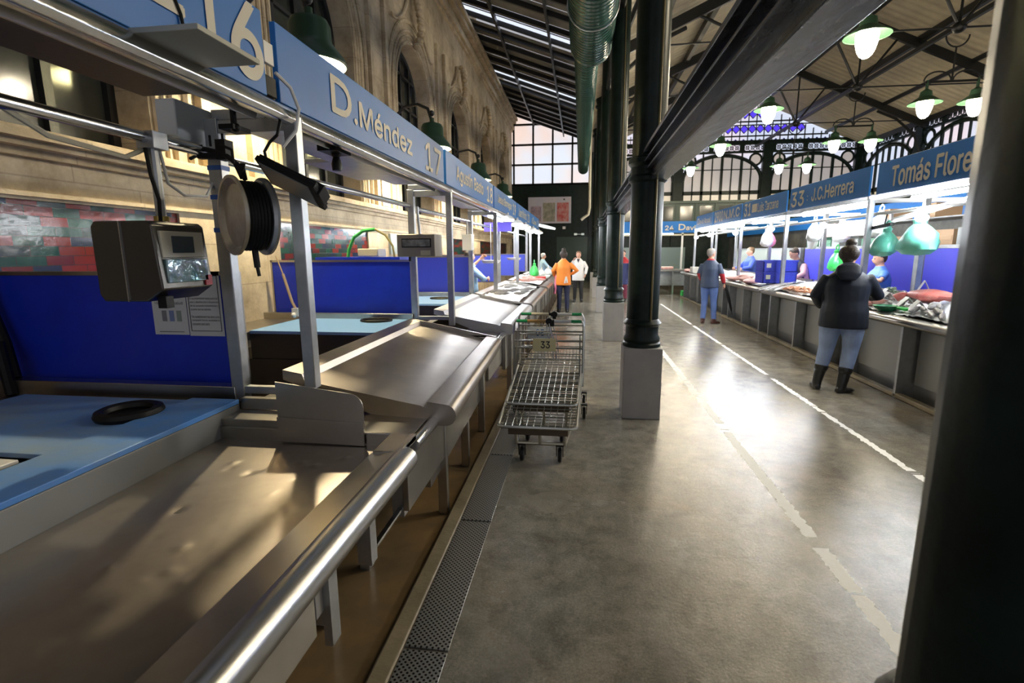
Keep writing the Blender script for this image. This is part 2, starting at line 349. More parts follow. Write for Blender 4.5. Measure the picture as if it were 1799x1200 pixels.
# ================================================================ SETTING
YF=27.0; XW=-3.6
mb=MB(); mb.box(-0.69,3.42,-3,YF,-0.3,0); struct('floor',mb,FLOOR,smooth=False)
mb=MB(); mb.box(-4.2,-0.775,-3,YF,-0.3,-0.02); struct('floor_left_stalls',mb,BROWN,smooth=False)
mb=MB(); mb.box(3.42,13.4,-3,YF,-0.3,-0.004); struct('floor_right_stalls',mb,BROWNR,smooth=False)
mb=MB(); mb.box(-0.775,-0.69,-3,YF,-0.3,0.012); struct('trim_1',mb,CURB,bevel=0.01)
mb=MB()
g0=None; gy=0.9
mb.box(-0.686,-0.502,0,0.985,0.001,0.008)
g0=obj('drain_cover',mb,GRATE,bevel=0.002,label='perforated steel drain cover nearest the front edge of the picture',cat='drain cover',group='drain covers along the kerb')
g0.location=(-0.594,1.23,0.001)
gl=['perforated steel drain cover second from the picture front, holes clear','perforated steel drain cover with bright reflection, just in front of the trolleys','perforated steel drain cover running under the front of the trolleys',
 'perforated steel drain cover beneath the middle of the trolleys','perforated steel drain cover behind the trolleys by the lit counters','perforated steel drain cover before the person in the orange jacket','perforated steel drain cover beside the person in the orange jacket']
for i,l in enumerate(gl): dup(g0,(-0.594,2.23+i*1.0,0.001),l)
# left stone wall
BAY=4.15; YC=[2.93+BAY*k for k in range(-1,6)]; HW=1.12; ZS=2.38; ZA=4.72; ZT=7.6
def wall_left():
    mb=MB(); y0=-3.0
    mb.box(XW-0.45,XW,y0,YF,0,0.9)
    e=[y0]
    for yc in YC: e+=[yc-1.31,yc+1.31]
    e.append(YF)
    for i in range(0,len(e)-1,2):
        if e[i+1]>e[i]: mb.box(XW-0.45,XW,e[i],e[i+1],0.9,1.95)
    mb.box(XW-0.45,XW,y0,YF,1.95,2.27)
    for yc in YC: mb.box(XW-0.45,XW-0.03,yc-1.31,yc+1.31,0.9,1.95)
    for z0,z1,d in((2.22,2.27,0.05),(2.27,2.31,0.13),(2.31,2.36,0.19),(2.36,2.385,0.15),(1.97,2.0,0.03)): mb.box(XW-0.45,XW+d,y0,YF,z0,z1)
    e=[y0]
    for yc in YC: e+=[yc-HW,yc+HW]
    e.append(YF)
    for i in range(0,len(e)-1,2):
        if e[i+1]>e[i]: mb.box(XW-0.45,XW,e[i],e[i+1],2.385,ZA)
    # arch zone
    for yc in YC:
        a=arc(yc,ZA,HW,PI,0,20)
        for (p,q) in zip(a[:-1],a[1:]):
            mb.add([(XW,p[0],p[1]),(XW,q[0],q[1]),(XW,q[0],ZT),(XW,p[0],ZT)],[(0,1,2,3)])
            mb.add([(XW,p[0],p[1]),(XW,q[0],q[1]),(XW-0.4,q[0],q[1]),(XW-0.4,p[0],p[1])],[(0,1,2,3)])
    e=[y0]
    for yc in YC: e+=[yc-HW,yc+HW]
    e.append(YF)
    for i in range(0,len(e)-1,2):
        if e[i+1]>e[i]: mb.box(XW-0.4,XW,e[i],e[i+1],ZA,ZT)
    return mb
struct('wall_left',wall_left(),STONE)
mb=MB()
for z0,z1,d in((7.55,7.65,0.06),(7.65,7.8,0.14),(7.8,7.95,0.10),(7.95,8.08,0.24),(8.08,8.2,0.32),(8.2,9.2,0.02)): mb.box(XW-0.4,XW+d,-3,YF,z0,z1)
struct('trim_2',mb,STONE,bevel=0.015)
tn=2
for yc in YC:
    tn+=1; mb=MB()
    for off,r in((0.05,0.028),(0.15,0.022),(0.24,0.030),(0.42,0.040)):
        R=HW+off; pts=[(XW+0.01,yc-R,ZS+0.02)]+[(XW+0.01,p[0],p[1]) for p in arc(yc,ZA,R,PI,0,22)]+[(XW+0.01,yc+R,ZS+0.02)]
        mb.tube(pts,r,7)
    # jamb panels
    for sgn in(-1,1):
        mb.box(XW,XW+0.07,yc+sgn*(HW+0.60)-0.06,yc+sgn*(HW+0.60)+0.06,ZS,6.55)
    # keystone scroll
    zk=ZA+HW
    for i in range(9):
        t=i/8; mb.sphere((XW+0.10+0.10*math.sin(t*PI),yc+0.05*math.sin(t*7),zk+0.02+t*0.95),0.09,0.13-0.07*abs(t-0.5),0.075,8,6)
    for sgn in(-1,1):
        pts=[(XW+0.05,yc+sgn*(0.35+0.95*t-0.15*math.sin(t*6)),zk+0.62+0.25*math.cos(t*5)-0.55*t*t) for t in [k/10 for k in range(11)]]
        mb.tube(pts,[0.045-0.003*k for k in range(11)],7)
    struct('trim_%d'%tn,mb,STONE)
    mb=MB(); mb.box(XW-0.031,XW-0.024,yc-1.31,yc+1.31,0.9,1.95); struct('tile_panel',mb,TILES,smooth=False)
    # window : panes with bars
    win=MB(); win.box(XW-0.36,XW-0.35,yc-HW-0.02,yc+HW+0.02,ZS-0.1,ZA+HW)
    wo=struct('window_%d'%(tn-2),win,DRKGLASS,smooth=False); ORG[wo.name]=Vector((0,0,0))
    fr=MB(); X=XW-0.33
    for k in range(5):
        y=yc-HW+2*HW*k/4; h=ZA+math.sqrt(max(0,HW*HW-(y-yc)**2)); w_=0.07 if k in(0,4) else 0.035
        fr.box(X-0.02,X+0.03,y-w_,y+w_,ZS,max(h,ZS+1))
    for z in (ZS+0.05,3.15,3.95,ZA,5.35): 
        hw=math.sqrt(max(0.01,HW*HW-max(0,z-ZA)**2)); fr.box(X-0.02,X+0.03,yc-hw,yc+hw,z-0.025,z+0.025)
    a=[(X,p[0],p[1]) for p in arc(yc,ZA,HW-0.04,PI,0,20)]; fr.tube(a,0.05,6)
    obj('window_bars',fr,BLACK,parent=wo)
# far wall: dark green lower part, big gridded window over the aisle, gable of stained glass over the nave
def zr_aisle(x): return 8.45-0.367*(x+3.6)
def zr_nave(x): return 9.09-0.44*abs(x-6.8)
mb=MB(); mb.box(-4.0,0.9,YF,YF+0.3,0,4.97); mb.box(0.9,13.4,YF,YF+0.3,0,3.9)
struct('wall_far',mb,DKGREEN,smooth=False)
mb=MB(); 
mb.add([(-3.62,YF+0.12,4.97),(0.9,YF+0.12,4.97),(0.9,YF+0.12,zr_aisle(0.9)+.3),(-3.62,YF+0.12,zr_aisle(-3.6)+.3)],[(0,1,2,3)])
wf=struct('window_8',mb,PANE,smooth=False); ORG[wf.name]=Vector((0,0,0))
mb=MB()
for k in range(5):
    x=-3.5+k*1.0; mb.box(x-0.045,x+0.045,YF,YF+0.1,4.95,zr_aisle(x))
for z in(4.97,5.95,6.93,7.91): mb.box(-3.6,min(0.9,(8.45-z)/0.367-3.6) if z>6.8 else 0.9,YF,YF+0.1,z-0.045,z+0.045)
obj('window_bars',mb,BLACK,parent=wf)
# nave gable
mb=MB(); mb.add([(0.6,YF+.15,6.6),(13,YF+.15,6.6),(13,YF+.15,6.6),(6.8,YF+.15,9.2),(0.6,YF+.15,6.6)],[(0,1,3)])
wg=struct('window_9',mb,LAVP,smooth=False); ORG[wg.name]=Vector((0,0,0))
bars=MB(); dia=MB()
x=0.9
while x<13:
    zt=zr_nave(x)
    if zt>6.75: bars.box(x-0.016,x+0.016,YF+.05,YF+.13,6.62,zt)
    x+=0.37
for row,zc in enumerate((6.66,7.33,8.0,8.66)):
    x=0.9+ (0.185)
    bars_z=zc+0.33
    while x<12.9:
        if zr_nave(x)>zc+0.15:
            if row%2==1 or row==2 or (row==0 and int(x/0.37)%5!=2):
                dia.add([(x-0.185,YF+.11,zc),(x,YF+.11,zc-0.2),(x+0.185,YF+.11,zc),(x,YF+.11,zc+0.2)],[(0,1,2,3)])
            for a,b in(((x-.185,zc),(x,zc+.2)),((x,zc+.2),(x+.185,zc)),((x-.185,zc),(x,zc-.2)),((x,zc-.2),(x+.185,zc))):
                bars.bar((a[0],YF+.09,a[1]),(b[0],YF+.09,b[1]),0.028)
        x+=0.37
for z in(7.0,7.66): bars.box(6.8-(9.09-z)/.44,6.8+(9.09-z)/.44,YF+.05,YF+.1,z-0.03,z+0.03)
obj('stained_diamond',dia,BLUG,parent=wg,smooth=False); obj('window_bars',bars,BLACK,parent=wg)
# lace frieze, arches and posts of the nave facade
def facade(name,U0,U1,plane,mat_panes,low=True,n0=10):
    """plane(u,z,d)->xyz, built between u=U0..U1"""
    L=U1-U0; nb=3; bw=L/nb
    def q(mb,u0,u1,z0,z1,d0,d1):
        vs=[plane(u,z,d) for z in(z0,z1) for d in(d0,d1) for u in(u0,u1)]
        mb.add(vs,[(0,2,3,1),(4,5,7,6),(0,1,5,4),(2,6,7,3),(0,4,6,2),(1,3,7,5)])
    body=MB()
    q(body,U0,U1,6.58,6.78,0,0.25); q(body,U0,U1,6.20,6.30,0,0.2)
    for k in range(nb+1): q(body,U0+k*bw-0.22,U0+k*bw+0.22,0,6.6,-0.06,0.3)
    # spandrels ring pattern between the arches and frieze
    sp=MB(); pn=MB(); pn2=MB(); br=MB()
    for k in range(nb):
        c=U0+(k+0.5)*bw; R=bw/2-0.25; zs=4.95; 
        q(pn,U0+k*bw+.2,U0+(k+1)*bw-.2,3.75,6.2,0.16,0.17) if False else None
        # arched panes
        poly=[(c+R*math.cos(t),zs+1.12*math.sin(t)) for t in [PI*i/20 for i in range(21)]]
        pn.add([plane(u,z,0.15) for u,z in poly],[tuple(range(21))]); q(pn,c-R,c+R,4.95-0.55,4.95,0.15,0.16)
        q(pn2,c-R,c+R,3.92,4.28,0.15,0.16)
        # outer lit spandrel glass
        for sg in(-1,1):
            po=[(c+sg*R*math.cos(t)*1.0,zs+0.1+1.18*math.sin(t)) for t in [PI/2*i/10 for i in range(11)]]
            po=[(c+sg*(R+0.02),zs+0.1)]+po+[(c,6.2),(c+sg*(R+0.02),6.2)]
            sp.add([plane(u,z,0.12) for u,z in po],[tuple(range(len(po)))])
            cc=plane(c+sg*(R-0.28),5.93,0.05)
            ring=[plane(c+sg*(R-0.28)+0.27*math.cos(t),5.90+0.27*math.sin(t),0.05) for t in [2*PI*i/16 for i in range(16)]]
            br.tube(ring,0.05,6,closed=True)
            dsk=[plane(c+sg*(R-0.28)+0.25*math.cos(t),5.90+0.25*math.sin(t),0.08) for t in [2*PI*i/16 for i in range(16)]]
            pn.add(dsk,[tuple(range(16))])
            for du in (0.45,0.95): 
                u=c+sg*(R-du*1.0); 
        a=[plane(c+(R+.02)*math.cos(t),zs+1.16*math.sin(t),0.05) for t in [PI*i/20 for i in range(21)]]; br.tube(a,0.085,6)
        for j in range(9):
            u=c-R+2*R*j/8; h=zs+1.12*math.sqrt(max(0,1-((u-c)/R)**2)); ww=0.06 if j%2==0 else 0.025
            q(br,u-ww,u+ww,3.9,max(h,4.5),0.05,0.12)
        for z,hh in((5.45,0.02),(4.36,0.09),(3.92,0.05)): q(br,c-R,c+R,z-hh,z+hh,0.05,0.12)
        for u in(c-R*0.5,c,c+R*0.5): q(br,u-0.03,u+0.03,6.0,6.25,0.02,0.1)
    # lace
    lace=MB(); gl=MB(); q(gl,U0,U1,6.30,6.58,0.14,0.15)
    n=int(L/0.24)
    for i in range(n):
        u=U0+0.12+i*0.24
        if i%6==5: q(lace,u-0.11,u+0.11,6.3,6.58,0.02,0.1); continue
        lace.tube([plane(u+0.075*math.cos(t),6.44+0.085*math.sin(t),0.06) for t in [2*PI*j/8 for j in range(8)]],0.02,5,closed=True)
        for s1,s2 in((1,1),(1,-1)):
            a=plane(u-0.12,6.44-0.14*s2,0.06); b=plane(u+0.12,6.44+0.14*s2,0.06); lace.bar(a,b,0.022)
    q(body,U0,U1,3.35,3.92,0,0.2)
    o=struct(name,body,DKGREEN,smooth=False); ORG[o.name]=Vector((0,0,0))
    obj('spandrel_glass',sp,LAVP,o,smooth=False); obj('window_pane',pn,mat_panes,o,smooth=False); obj('lower_pane',pn2,YELP,o,smooth=False)
    obj('glazing_bars',br,DKGREEN,o); obj('lace_frieze',lace,DKGREEN,o,smooth=False); obj('frieze_glass',gl,LAVP,o,smooth=False)
facade('wall_far_arcade',0.6,13.0,lambda u,z,d:(u,YF-0.1+d,z),DIMP)
facade('wall_right',14.3,26.8,lambda u,z,d:(13.0+d,u,z-0.15),LAVP)
mb=MB(); mb.box(13.0,13.3,-3,YF,0,3.4); struct('wall_right_base',mb,DKGREEN,smooth=False)
# green mezzanine front with dark square openings below the arcade
mb=MB(); mb.box(0.8,12.9,YF-1.2,YF-1.1,2.75,3.9)
for i in range(14): mb.box(0.9+i*0.9,0.98+i*0.9,YF-1.25,YF-1.2,2.8,3.85)
mb.box(0.8,12.9,YF-1.28,YF-1.1,3.78,3.9); mb.box(0.8,12.9,YF-1.28,YF-1.1,2.75,2.87)
struct('wall_mezzanine',mb,mat('mezzanine_green',(0.035,0.065,0.05),0.4,bump=0.1,bscale=8),smooth=False)
mb=MB()
for i in range(13): mb.box(1.1+i*0.9,1.68+i*0.9,YF-1.23,YF-1.21,2.98,3.66)
struct('window_10',mb,DRKGLASS,smooth=False)
# ---------------------------------------------------------------- roofs
mb=MB()
SK=[(15.2,16.0),(20.4,21.3),(9.6,10.4),(4.2,5.0)]
ys=[-3.0]+sorted([y for p in SK for y in p])+[YF]
for i in range(0,len(ys),2):
    y=ys[i]
    while y<ys[i+1]-0.01:
        y2=min(y+0.52,ys[i+1]); z=0
        for a,b,dz in((y,y2-0.03,0),(y2-0.03,y2,0.03)):
            mb.add([(-3.7,a,zr_aisle(-3.7)+dz),(0.45,a,zr_aisle(0.45)+dz),(0.45,b,zr_aisle(0.45)+dz),(-3.7,b,zr_aisle(-3.7)+dz)],[(0,1,2,3)])
        y=y2
struct('ceiling_aisle',mb,DARKROOF,smooth=False)
for i,(a,b) in enumerate(SK):
    mb=MB(); z=lambda x:zr_aisle(x)+0.12
    mb.add([(-3.7,a,z(-3.7)),(0.45,a,z(.45)),(0.45,b,z(.45)),(-3.7,b,z(-3.7))],[(0,1,2,3)])
    struct('window_%d'%(11+i),mb,SKYP,smooth=False)
def slope_bar(mb,x0,x1,y,w,h,f,dz=0):
    mb.bar((x0,y,f(x0)-h/2+dz),(x1,y,f(x1)-h/2+dz),w,h)
ra=MB(); slope_bar(ra,-3.6,0.45,15.0,0.07,0.12,zr_aisle)
r0=obj('roof_rafter',ra,BLACK,smooth=False,label='black sloping rafter crossing the aisle roof beside the skylights',cat='rafter',group='black rafters of the aisle roof'); rl=r0.location.copy(); y=-2.6; first=True
while y<YF:
    if first: r0.location=(rl.x,y,rl.z); first=False
    else: dup(r0,(rl.x,y,rl.z))
    y+=0.86
for x,l in((-2.45,'black lengthwise iron purlin under the aisle roof, nearer the stone wall'),(-0.95,'black lengthwise iron purlin under the aisle roof, nearer the round green duct')):
    pu=MB(); pu.bar((x,-3,zr_aisle(x)-0.16),(x,YF,zr_aisle(x)-0.16),0.06,0.14)
    obj('roof_purlin',pu,BLACK,smooth=False,label=l,cat='purlin')
# nave corrugated roof
mb=MB(); n=int((YF+3)/0.14); 
def cz(i): return (0,0.028,0.028,0)[i%4]
N4=n*2
ysl=[-3+ (YF+3)*i/N4 for i in range(N4+1)]
vs=[];fs=[]
for i,y in enumerate(ysl):
    for x in(0.3,6.8,13.3): vs.append((x,y,zr_nave(x)+0.1+cz(i)))
for i in range(N4):
    for k in range(2):
        a=i*3+k; fs.append((a,a+1,a+4,a+3))
mb.add(vs,fs); struct('ceiling_nave',mb,CREAMROOF,smooth=False)
for x,wd,h,l in((0.7,.12,.2,'black eaves purlin of the cream nave roof running above the iron columns'),(3.2,.12,.2,'broad black purlin on the left slope of the cream nave roof'),(6.8,.12,.2,'broad black ridge purlin at the top of the cream nave roof'),(9.9,.12,.2,'broad black purlin on the right slope of the cream nave roof'),(12.9,.12,.2,'black eaves purlin of the cream roof above the right-hand windows'),
  (5.0,.07,.12,'thin black purlin just left of the nave roof ridge'),(8.35,.07,.12,'thin black purlin just right of the nave roof ridge'),(1.9,.07,.12,'thin black purlin low on the left slope of the cream roof'),(11.4,.07,.12,'thin black purlin low on the right slope of the cream roof')):
    pur=MB(); pur.bar((x,-3,zr_nave(x)-0.02),(x,YF,zr_nave(x)-0.02),wd,h); obj('roof_purlin',pur,BLACK,smooth=False,label=l,cat='purlin')
# ================================================================ IRON COLUMNS AND BEAMS
CX_=0.60; CYS=[0.64,4.93,9.17,13.42,17.67,21.92]
def column(y,label):
    t=thing('iron_column',label,'column',(CX_,y,0),'cast iron columns between aisle and hall')
    mb=MB(); mb.box(CX_-.178,CX_+.178,y-.178,y+.178,0,0.69); obj('plinth',mb,GREYP,t,bevel=0.006)
    mb=MB(); mb.lathe([(0.178,0.69),(0.178,0.72),(0.165,0.735),(0.172,0.75),(0.172,0.77),(0.155,0.80),(0.155,0.885),(0.168,0.90),(0.178,0.915),(0.168,0.93),(0.15,0.955)],(CX_,y,0),28); obj('base_ring',mb,DKGREEN,t)
    mb=MB(); n=24; prof=[]
    for z in(0.93,2.22,2.42,6.2):
        for k in range(n*2):
            a=PI*k/n; r=0.148-(0.004 if k%2 else 0); mb.v.append((CX_+r*math.cos(a),y+r*math.sin(a),z))
    N2=n*2
    for i in range(3):
        for k in range(N2): mb.f.append((i*N2+k,i*N2+(k+1)%N2,(i+1)*N2+(k+1)%N2,(i+1)*N2+k)); mb.mi.append(0)
    obj('shaft',mb,DKGREEN,t)
    mb=MB(); mb.lathe([(0.15,2.20),(0.175,2.22),(0.175,2.25),(0.155,2.27),(0.155,2.34),(0.18,2.37),(0.18,2.41),(0.15,2.43)],(CX_,y,0),28)
    mb.lathe([(0.15,6.1),(0.2,6.15),(0.2,6.2),(0.16,6.25),(0.24,6.6),(0.27,6.65),(0.27,6.75)],(CX_,y,0),28); obj('capital',mb,DKGREEN,t)
    mb=MB(); mb.tube([(CX_+.06,y-.152,0.95),(CX_+.06,y-.152,6.3)],0.009,6); obj('conduit',mb,mat('conduit_brass',(0.16,0.13,0.06),0.4,0.6),t)
    return t
cl=['dark green iron column filling the right edge of the picture, closest of all','black fluted iron column on the tall grey plinth beside the trolleys','green iron column second behind the trolleys, on a grey plinth','green iron column third behind the trolleys, by the two standing women','green iron column fourth behind the trolleys','green iron column last before the dark end wall']
c0=column(CYS[0],cl[0])
for y,l in zip(CYS[1:],cl[1:]): dup(c0,(CX_,y,0),l)
bl=['long grey iron beam crossing the top centre, shining underneath, from the right-edge column','grey iron beam between the two plinths next behind the trolleys','grey iron beam between the second and third column from the trolleys','grey iron beam above the two women in the aisle','grey iron beam between the last two columns','grey iron beam behind the camera side of the right-edge column']
segs=[(CYS[i],CYS[i+1]) for i in range(5)]+[(-3,CYS[0])]
for (y0,y1),l in zip(segs,bl):
    a,b=y0+0.12,y1-0.12
    mb=MB(); mb.box(0.60,0.755,a,b,2.215,2.232); mb.box(0.61,0.63,a,b,2.232,2.46); mb.box(0.725,0.745,a,b,2.232,2.46); mb.box(0.56,0.64,a,b,2.30,2.318); mb.box(0.545,0.62,a,b,2.37,2.385); mb.box(0.53,0.78,a,b,2.44,2.47)
    obj('iron_beam',mb,BEAMG,bevel=0.004,label=l,cat='beam',group='grey beams joining the iron columns')
# upper lattice girder above the columns
for i,(y0,y1) in enumerate(segs[:5]):
    mb=MB(); a,b=y0,y1
    mb.box(0.5,0.7,a,b,6.6,6.75)
    # spandrel arch brackets
    for sg,yy in((1,a+.15),(-1,b-.15)):
        pts=[(CX_,yy+sg*1.1*math.sin(t),6.6-1.15*math.cos(t)) for t in [PI/2*k/10 for k in range(11)]]
        mb.tube([(p[0],p[1],p[2]) for p in pts],0.055,6)
        mb.tube([(CX_,yy+sg*(0.42+0.2*math.cos(t)),6.3+0.2*math.sin(t)) for t in [2*PI*k/12 for k in range(12)]],0.03,6,closed=True)
    obj('arched_girder',mb,BLACK,label=['black arched iron girder high over the nearest bay','black arched iron girder high above the trolleys','black arched iron girder high in the third bay','black arched iron girder high in the fourth bay','black arched iron girder nearest the end wall'][i],cat='girder',group='arched girders on top of the columns')
# trusses of the nave roof
def truss(y,label):
    t=thing('roof_truss',label,'truss',(6.8,y,6.0),'iron trusses of the nave roof')
    mb=MB(); 
    for a,b in((0.6,6.8),(6.8,13.0)): mb.bar((a,y,zr_nave(a)-.14),(b,y,zr_nave(b)-.14),0.10,0.24)
    obj('rafter',mb,BLACK,t,smooth=False)
    mb=MB(); mb.tube([(0.6,y,6.42),(3.9,y,6.46),(8.3,y,6.46),(13.0,y,6.42)],0.022,6); obj('tie_rod',mb,BLACK,t)
    for x in(3.9,8.3):
        mb=MB()
        for dx in(-1.25,1.0):
            mb.tube([(x,y,6.46),(x+dx,y,zr_nave(x+dx)-.2)],0.035,6)
        mb.tube([(x,y,6.46),(x,y,zr_nave(x)-.2)],0.03,6)
        mb.sphere((x,y,6.46),0.14,0.14,0.12)
        obj('strut',mb,BLACK,t)
        mb=MB(); mb.tube([(x+0.24*math.cos(a),y,6.30+0.24*math.sin(a)) for a in [PI+PI*k/12 for k in range(13)]],0.018,6)
        mb.tube([(x,y,6.06),(x,y,5.36)],0.02,6)
        for sg in(-1,1):
            mb.tube([(x,y,5.34),(x+sg*0.55,y,5.34)],0.028,6)
            mb.tube([(x+sg*(0.30-0.28*math.cos(a)),y,5.36+0.20*math.sin(a)) for a in [PI*k/10 for k in range(11)]],0.018,6)
        obj('scroll_bracket',mb,BLACK,t)
    # wind braces, lattice next to the columns
    mb=MB(); mb.tube([(0.7,y,5.2),(1.0,y,5.9),(1.7,y,6.5),(2.4,y,6.8)],0.05,6); obj('knee_brace',mb,BLACK,t); mb=MB(); mb.tube([(12.9,y,5.2),(12.6,y,5.9),(11.9,y,6.5),(11.2,y,6.8)],0.05,6); obj('knee_brace',mb,BLACK,t)
    return t
tr0=truss(CYS[1]+0.0,'black iron roof truss of the hall nearest the camera')
tl=['black iron roof truss holding the lamps over the right-hand stalls','black iron roof truss second from the stained glass gable','black iron roof truss further towards the stained glass gable','black iron roof truss right before the stained glass gable']
TY=[9.3,13.55,17.8,22.3]
for y,l in zip(TY,tl): dup(tr0,(6.8,y,6.0),l)
for y in(0.6,):
    dup(tr0,(6.8,y,6.0),'black iron roof truss above the camera')
# long lower chords through the truss nodes
for x,l in((3.9,'black lengthwise bar joining the left truss nodes under the cream roof'),(8.3,'black lengthwise bar joining the right truss nodes under the cream roof')):
    mb=MB(); mb.bar((x,-3,6.5),(x,YF,6.5),0.09,0.10); obj('roof_bar',mb,BLACK,smooth=False,label=l,cat='roof bar')
# hall lamps
def hall_lamp(loc,label):
    x,y,z=loc; t=thing('hanging_lamp',label,'lamp',loc,'lamps hanging in pairs over the hall')
    mb=MB(); mb.lathe([(0.0,-0.22),(0.04,-0.215),(0.085,-0.18),(0.125,-0.10),(0.155,0.02),(0.16,0.12),(0.145,0.17),(0.0,0.18)],loc,20); obj('lamp_bowl',mb,BULB,t)
    mb=MB(); mb.lathe([(0.33,0.10),(0.33,0.115),(0.27,0.15),(0.19,0.21),(0.13,0.25),(0.11,0.36),(0.05,0.40),(0.03,0.42),(0.03,0.6)],loc,20,cap=False); obj('lamp_shade',mb,LGREEN,t)
    return t
hl=[]
names={(4.4,9.3):'largest lit hanging lamp with green shade, just right of the long grey beam',(4.4,13.55):'lit hanging lamp second of the row beside the long grey beam',(4.4,17.8):'lit hanging lamp third of the row beside the long grey beam',(4.4,22.3):'lit hanging lamp furthest of the row beside the long grey beam',
 (7.8,13.55):'lit hanging lamp left of the pair above the sign ending Flores',(8.85,13.55):'lit hanging lamp half hidden by the right-edge column',(7.8,17.8):'lit hanging lamp left of the middle pair above the sign J.C.Herrera',(8.85,17.8):'lit hanging lamp right of the middle pair, before the right-hand windows',
 (7.8,22.3):'lit hanging lamp left of the far pair before the arcade',(8.85,22.3):'lit hanging lamp right of the far pair before the arcade'}
l0=None
for (x,y),l in names.items():
    if l0 is None: l0=hall_lamp((x,y,4.78),l)
    else: dup(l0,(x,y,4.78),l)
for x,y in((3.3,5.05),(4.4,5.05),(7.8,5.05),(8.85,5.05),(7.8,9.3),(8.85,9.3),(3.3,9.3),(3.3,13.55),(3.3,17.8),(3.3,22.3)):
    dup(l0,(x,y,4.78),'lit hanging lamp outside or hidden from the picture frame')
# green wall lamps on curved arms over the left signs
def wall_lamp(y,label,spark=True):
    c=(-2.65,y,3.50); t=thing('wall_lamp',label,'lamp',(XW+0.1,y,3.9),'green bell lamps on the stone wall')
    mb=MB(); mb.lathe([(0.33,-0.10),(0.335,-0.08),(0.31,-0.02),(0.24,0.06),(0.20,0.12),(0.195,0.26),(0.17,0.31),(0.08,0.34),(0.04,0.36),(0.04,0.42)],c,28,cap=False); obj('lamp_shade',mb,LGREEN,t)
    mb=MB(); pts=[(XW,y,3.75),(XW+0.2,y,3.9),(XW+0.45,y,4.12),(XW+0.7,y,4.16),(XW+0.88,y,4.08),(-2.65,y,3.86)]; mb.tube(pts,0.028,8); mb.box(XW,XW+0.03,y-0.08,y+0.08,3.6,3.95)
    mb.sphere((-2.65,y,4.0),0.05); obj('bracket_arm',mb,BLACK,t)
    mb=MB(); mb.lathe([(0.322,-0.097),(0.30,-0.022),(0.232,0.055),(0.19,0.12),(0.185,0.25),(0.0,0.30)],c,28,cap=False); obj('glow_liner',mb,mat('glow_lining',(0.62,0.66,0.50),0.5),t)  # lining added so the inside of the bell catches light and glows
    mb=MB(); mb.sphere((c[0],c[1],c[2]+0.10),0.05,0.05,0.07); obj('bulb',mb,SPARK,t)
    return t
w0=wall_lamp(5.05,'green bell lamp shining behind the top of the sign D.Méndez')
for k,l in enumerate(['green bell lamp above the number 17','green bell lamp above the sign Agustín Basto','green bell lamp furthest along the signs before the end wall']):
    dup(w0,(XW+0.1,5.05+BAY*(k+1),3.9),l)
# ventilation duct
t=thing('ventilation_duct','dark green spiral ventilation duct hanging lengthwise over the aisle','duct',(0.1,1,5.1))
for nm,y0,y1,r,cx in(('wide_duct',-2.5,9.6,0.36,0.12),('narrow_duct',9.6,23.5,0.22,0.05)):
    prof=[]; y=y0
    while y<y1:
        prof+=[(r,y),(r,y+0.085),(r+0.008,y+0.092),(r+0.008,y+0.10)]; y+=0.108
    prof=[(0.01,y0)]+prof+[(r,y1),(0.01,y1)]
    mb=MB(); mb.lathe(prof,(cx,0,5.15),28,'Y'); obj(nm,mb,mat('duct_green_paint',(0.03,0.085,0.065),0.22,0.3,bump=0.1,bscale=10),t)
for y in(8.2,4.0,0.8): mb=MB(); mb.tube([(0.12+0.375*math.cos(a),y,5.15+0.375*math.sin(a)) for a in [2*PI*k/24 for k in range(24)]],0.012,6,closed=True); obj('clamp_ring',mb,GALV,t)
for y in(8.2,4.0,13,18,22): mb=MB(); mb.tube([(0.1,y,5.3),(0.1,y,zr_aisle(0.1))],0.01,5); obj('hanger',mb,GALV,t)
# poster on the end wall
t=thing('wall_poster','wide poster with pictures of fish and red meat on the dark end wall','poster',(-1.63,YF-0.2,2.99))
mb=MB(); mb.box(-2.73,-0.52,YF-0.2,YF-0.15,2.99,4.31); obj('poster_board',mb,mat('poster_pale',(0.55,0.50,0.55),0.4,var=0.3,vscale=1.5,vcol=(0.42,0.44,0.55)),t)
for nm,x0,x1,z0,z1,c,v in(('fish_picture',-2.6,-2.05,3.1,3.85,(0.45,0.33,0.38),(0.20,0.16,0.22)),('shellfish_picture',-1.96,-1.34,3.08,4.02,(0.42,0.36,0.30),(0.12,0.15,0.10)),('meat_picture',-1.24,-0.64,3.08,4.02,(0.42,0.02,0.02),(0.5,0.30,0.28))):
    mb=MB(); mb.box(x0,x1,YF-0.215,YF-0.2,z0,z1); obj(nm,mb,mat(nm,c,0.4,var=0.5,vscale=4,vcol=v),t)
mb=text_mesh('■',(-0.92,-0.84,4.14,4.22),lambda u,v,d:(u,YF-0.2-d,v)); obj('logo',mb,INK,t)
mb=MB(); mb.box(-1.25,0.45,YF-0.06,YF-0.01,0,2.3); o=struct('door_1',mb,mat('door_green',(0.008,0.03,0.018),0.4),smooth=False)
mb=MB(); mb.box(-0.35,-0.20,YF-0.1,YF-0.05,2.38,2.48); mb.box(0.02,0.17,YF-0.1,YF-0.05,2.38,2.48); mb.box(-0.35,0.17,YF-0.06,YF-0.05,2.42,2.44); obj('emergency_light',mb,mat('dim_white_lens',(0.5,0.55,0.5),0.4,emit=0.3),label='small twin emergency light above the dark end door',cat='emergency light')
mb=MB(); mb.box(-0.95,-0.80,YF-0.1,YF-0.05,2.70,2.83); obj('camera_box',mb,WHITE,label='small white box on the end wall below the poster',cat='box')
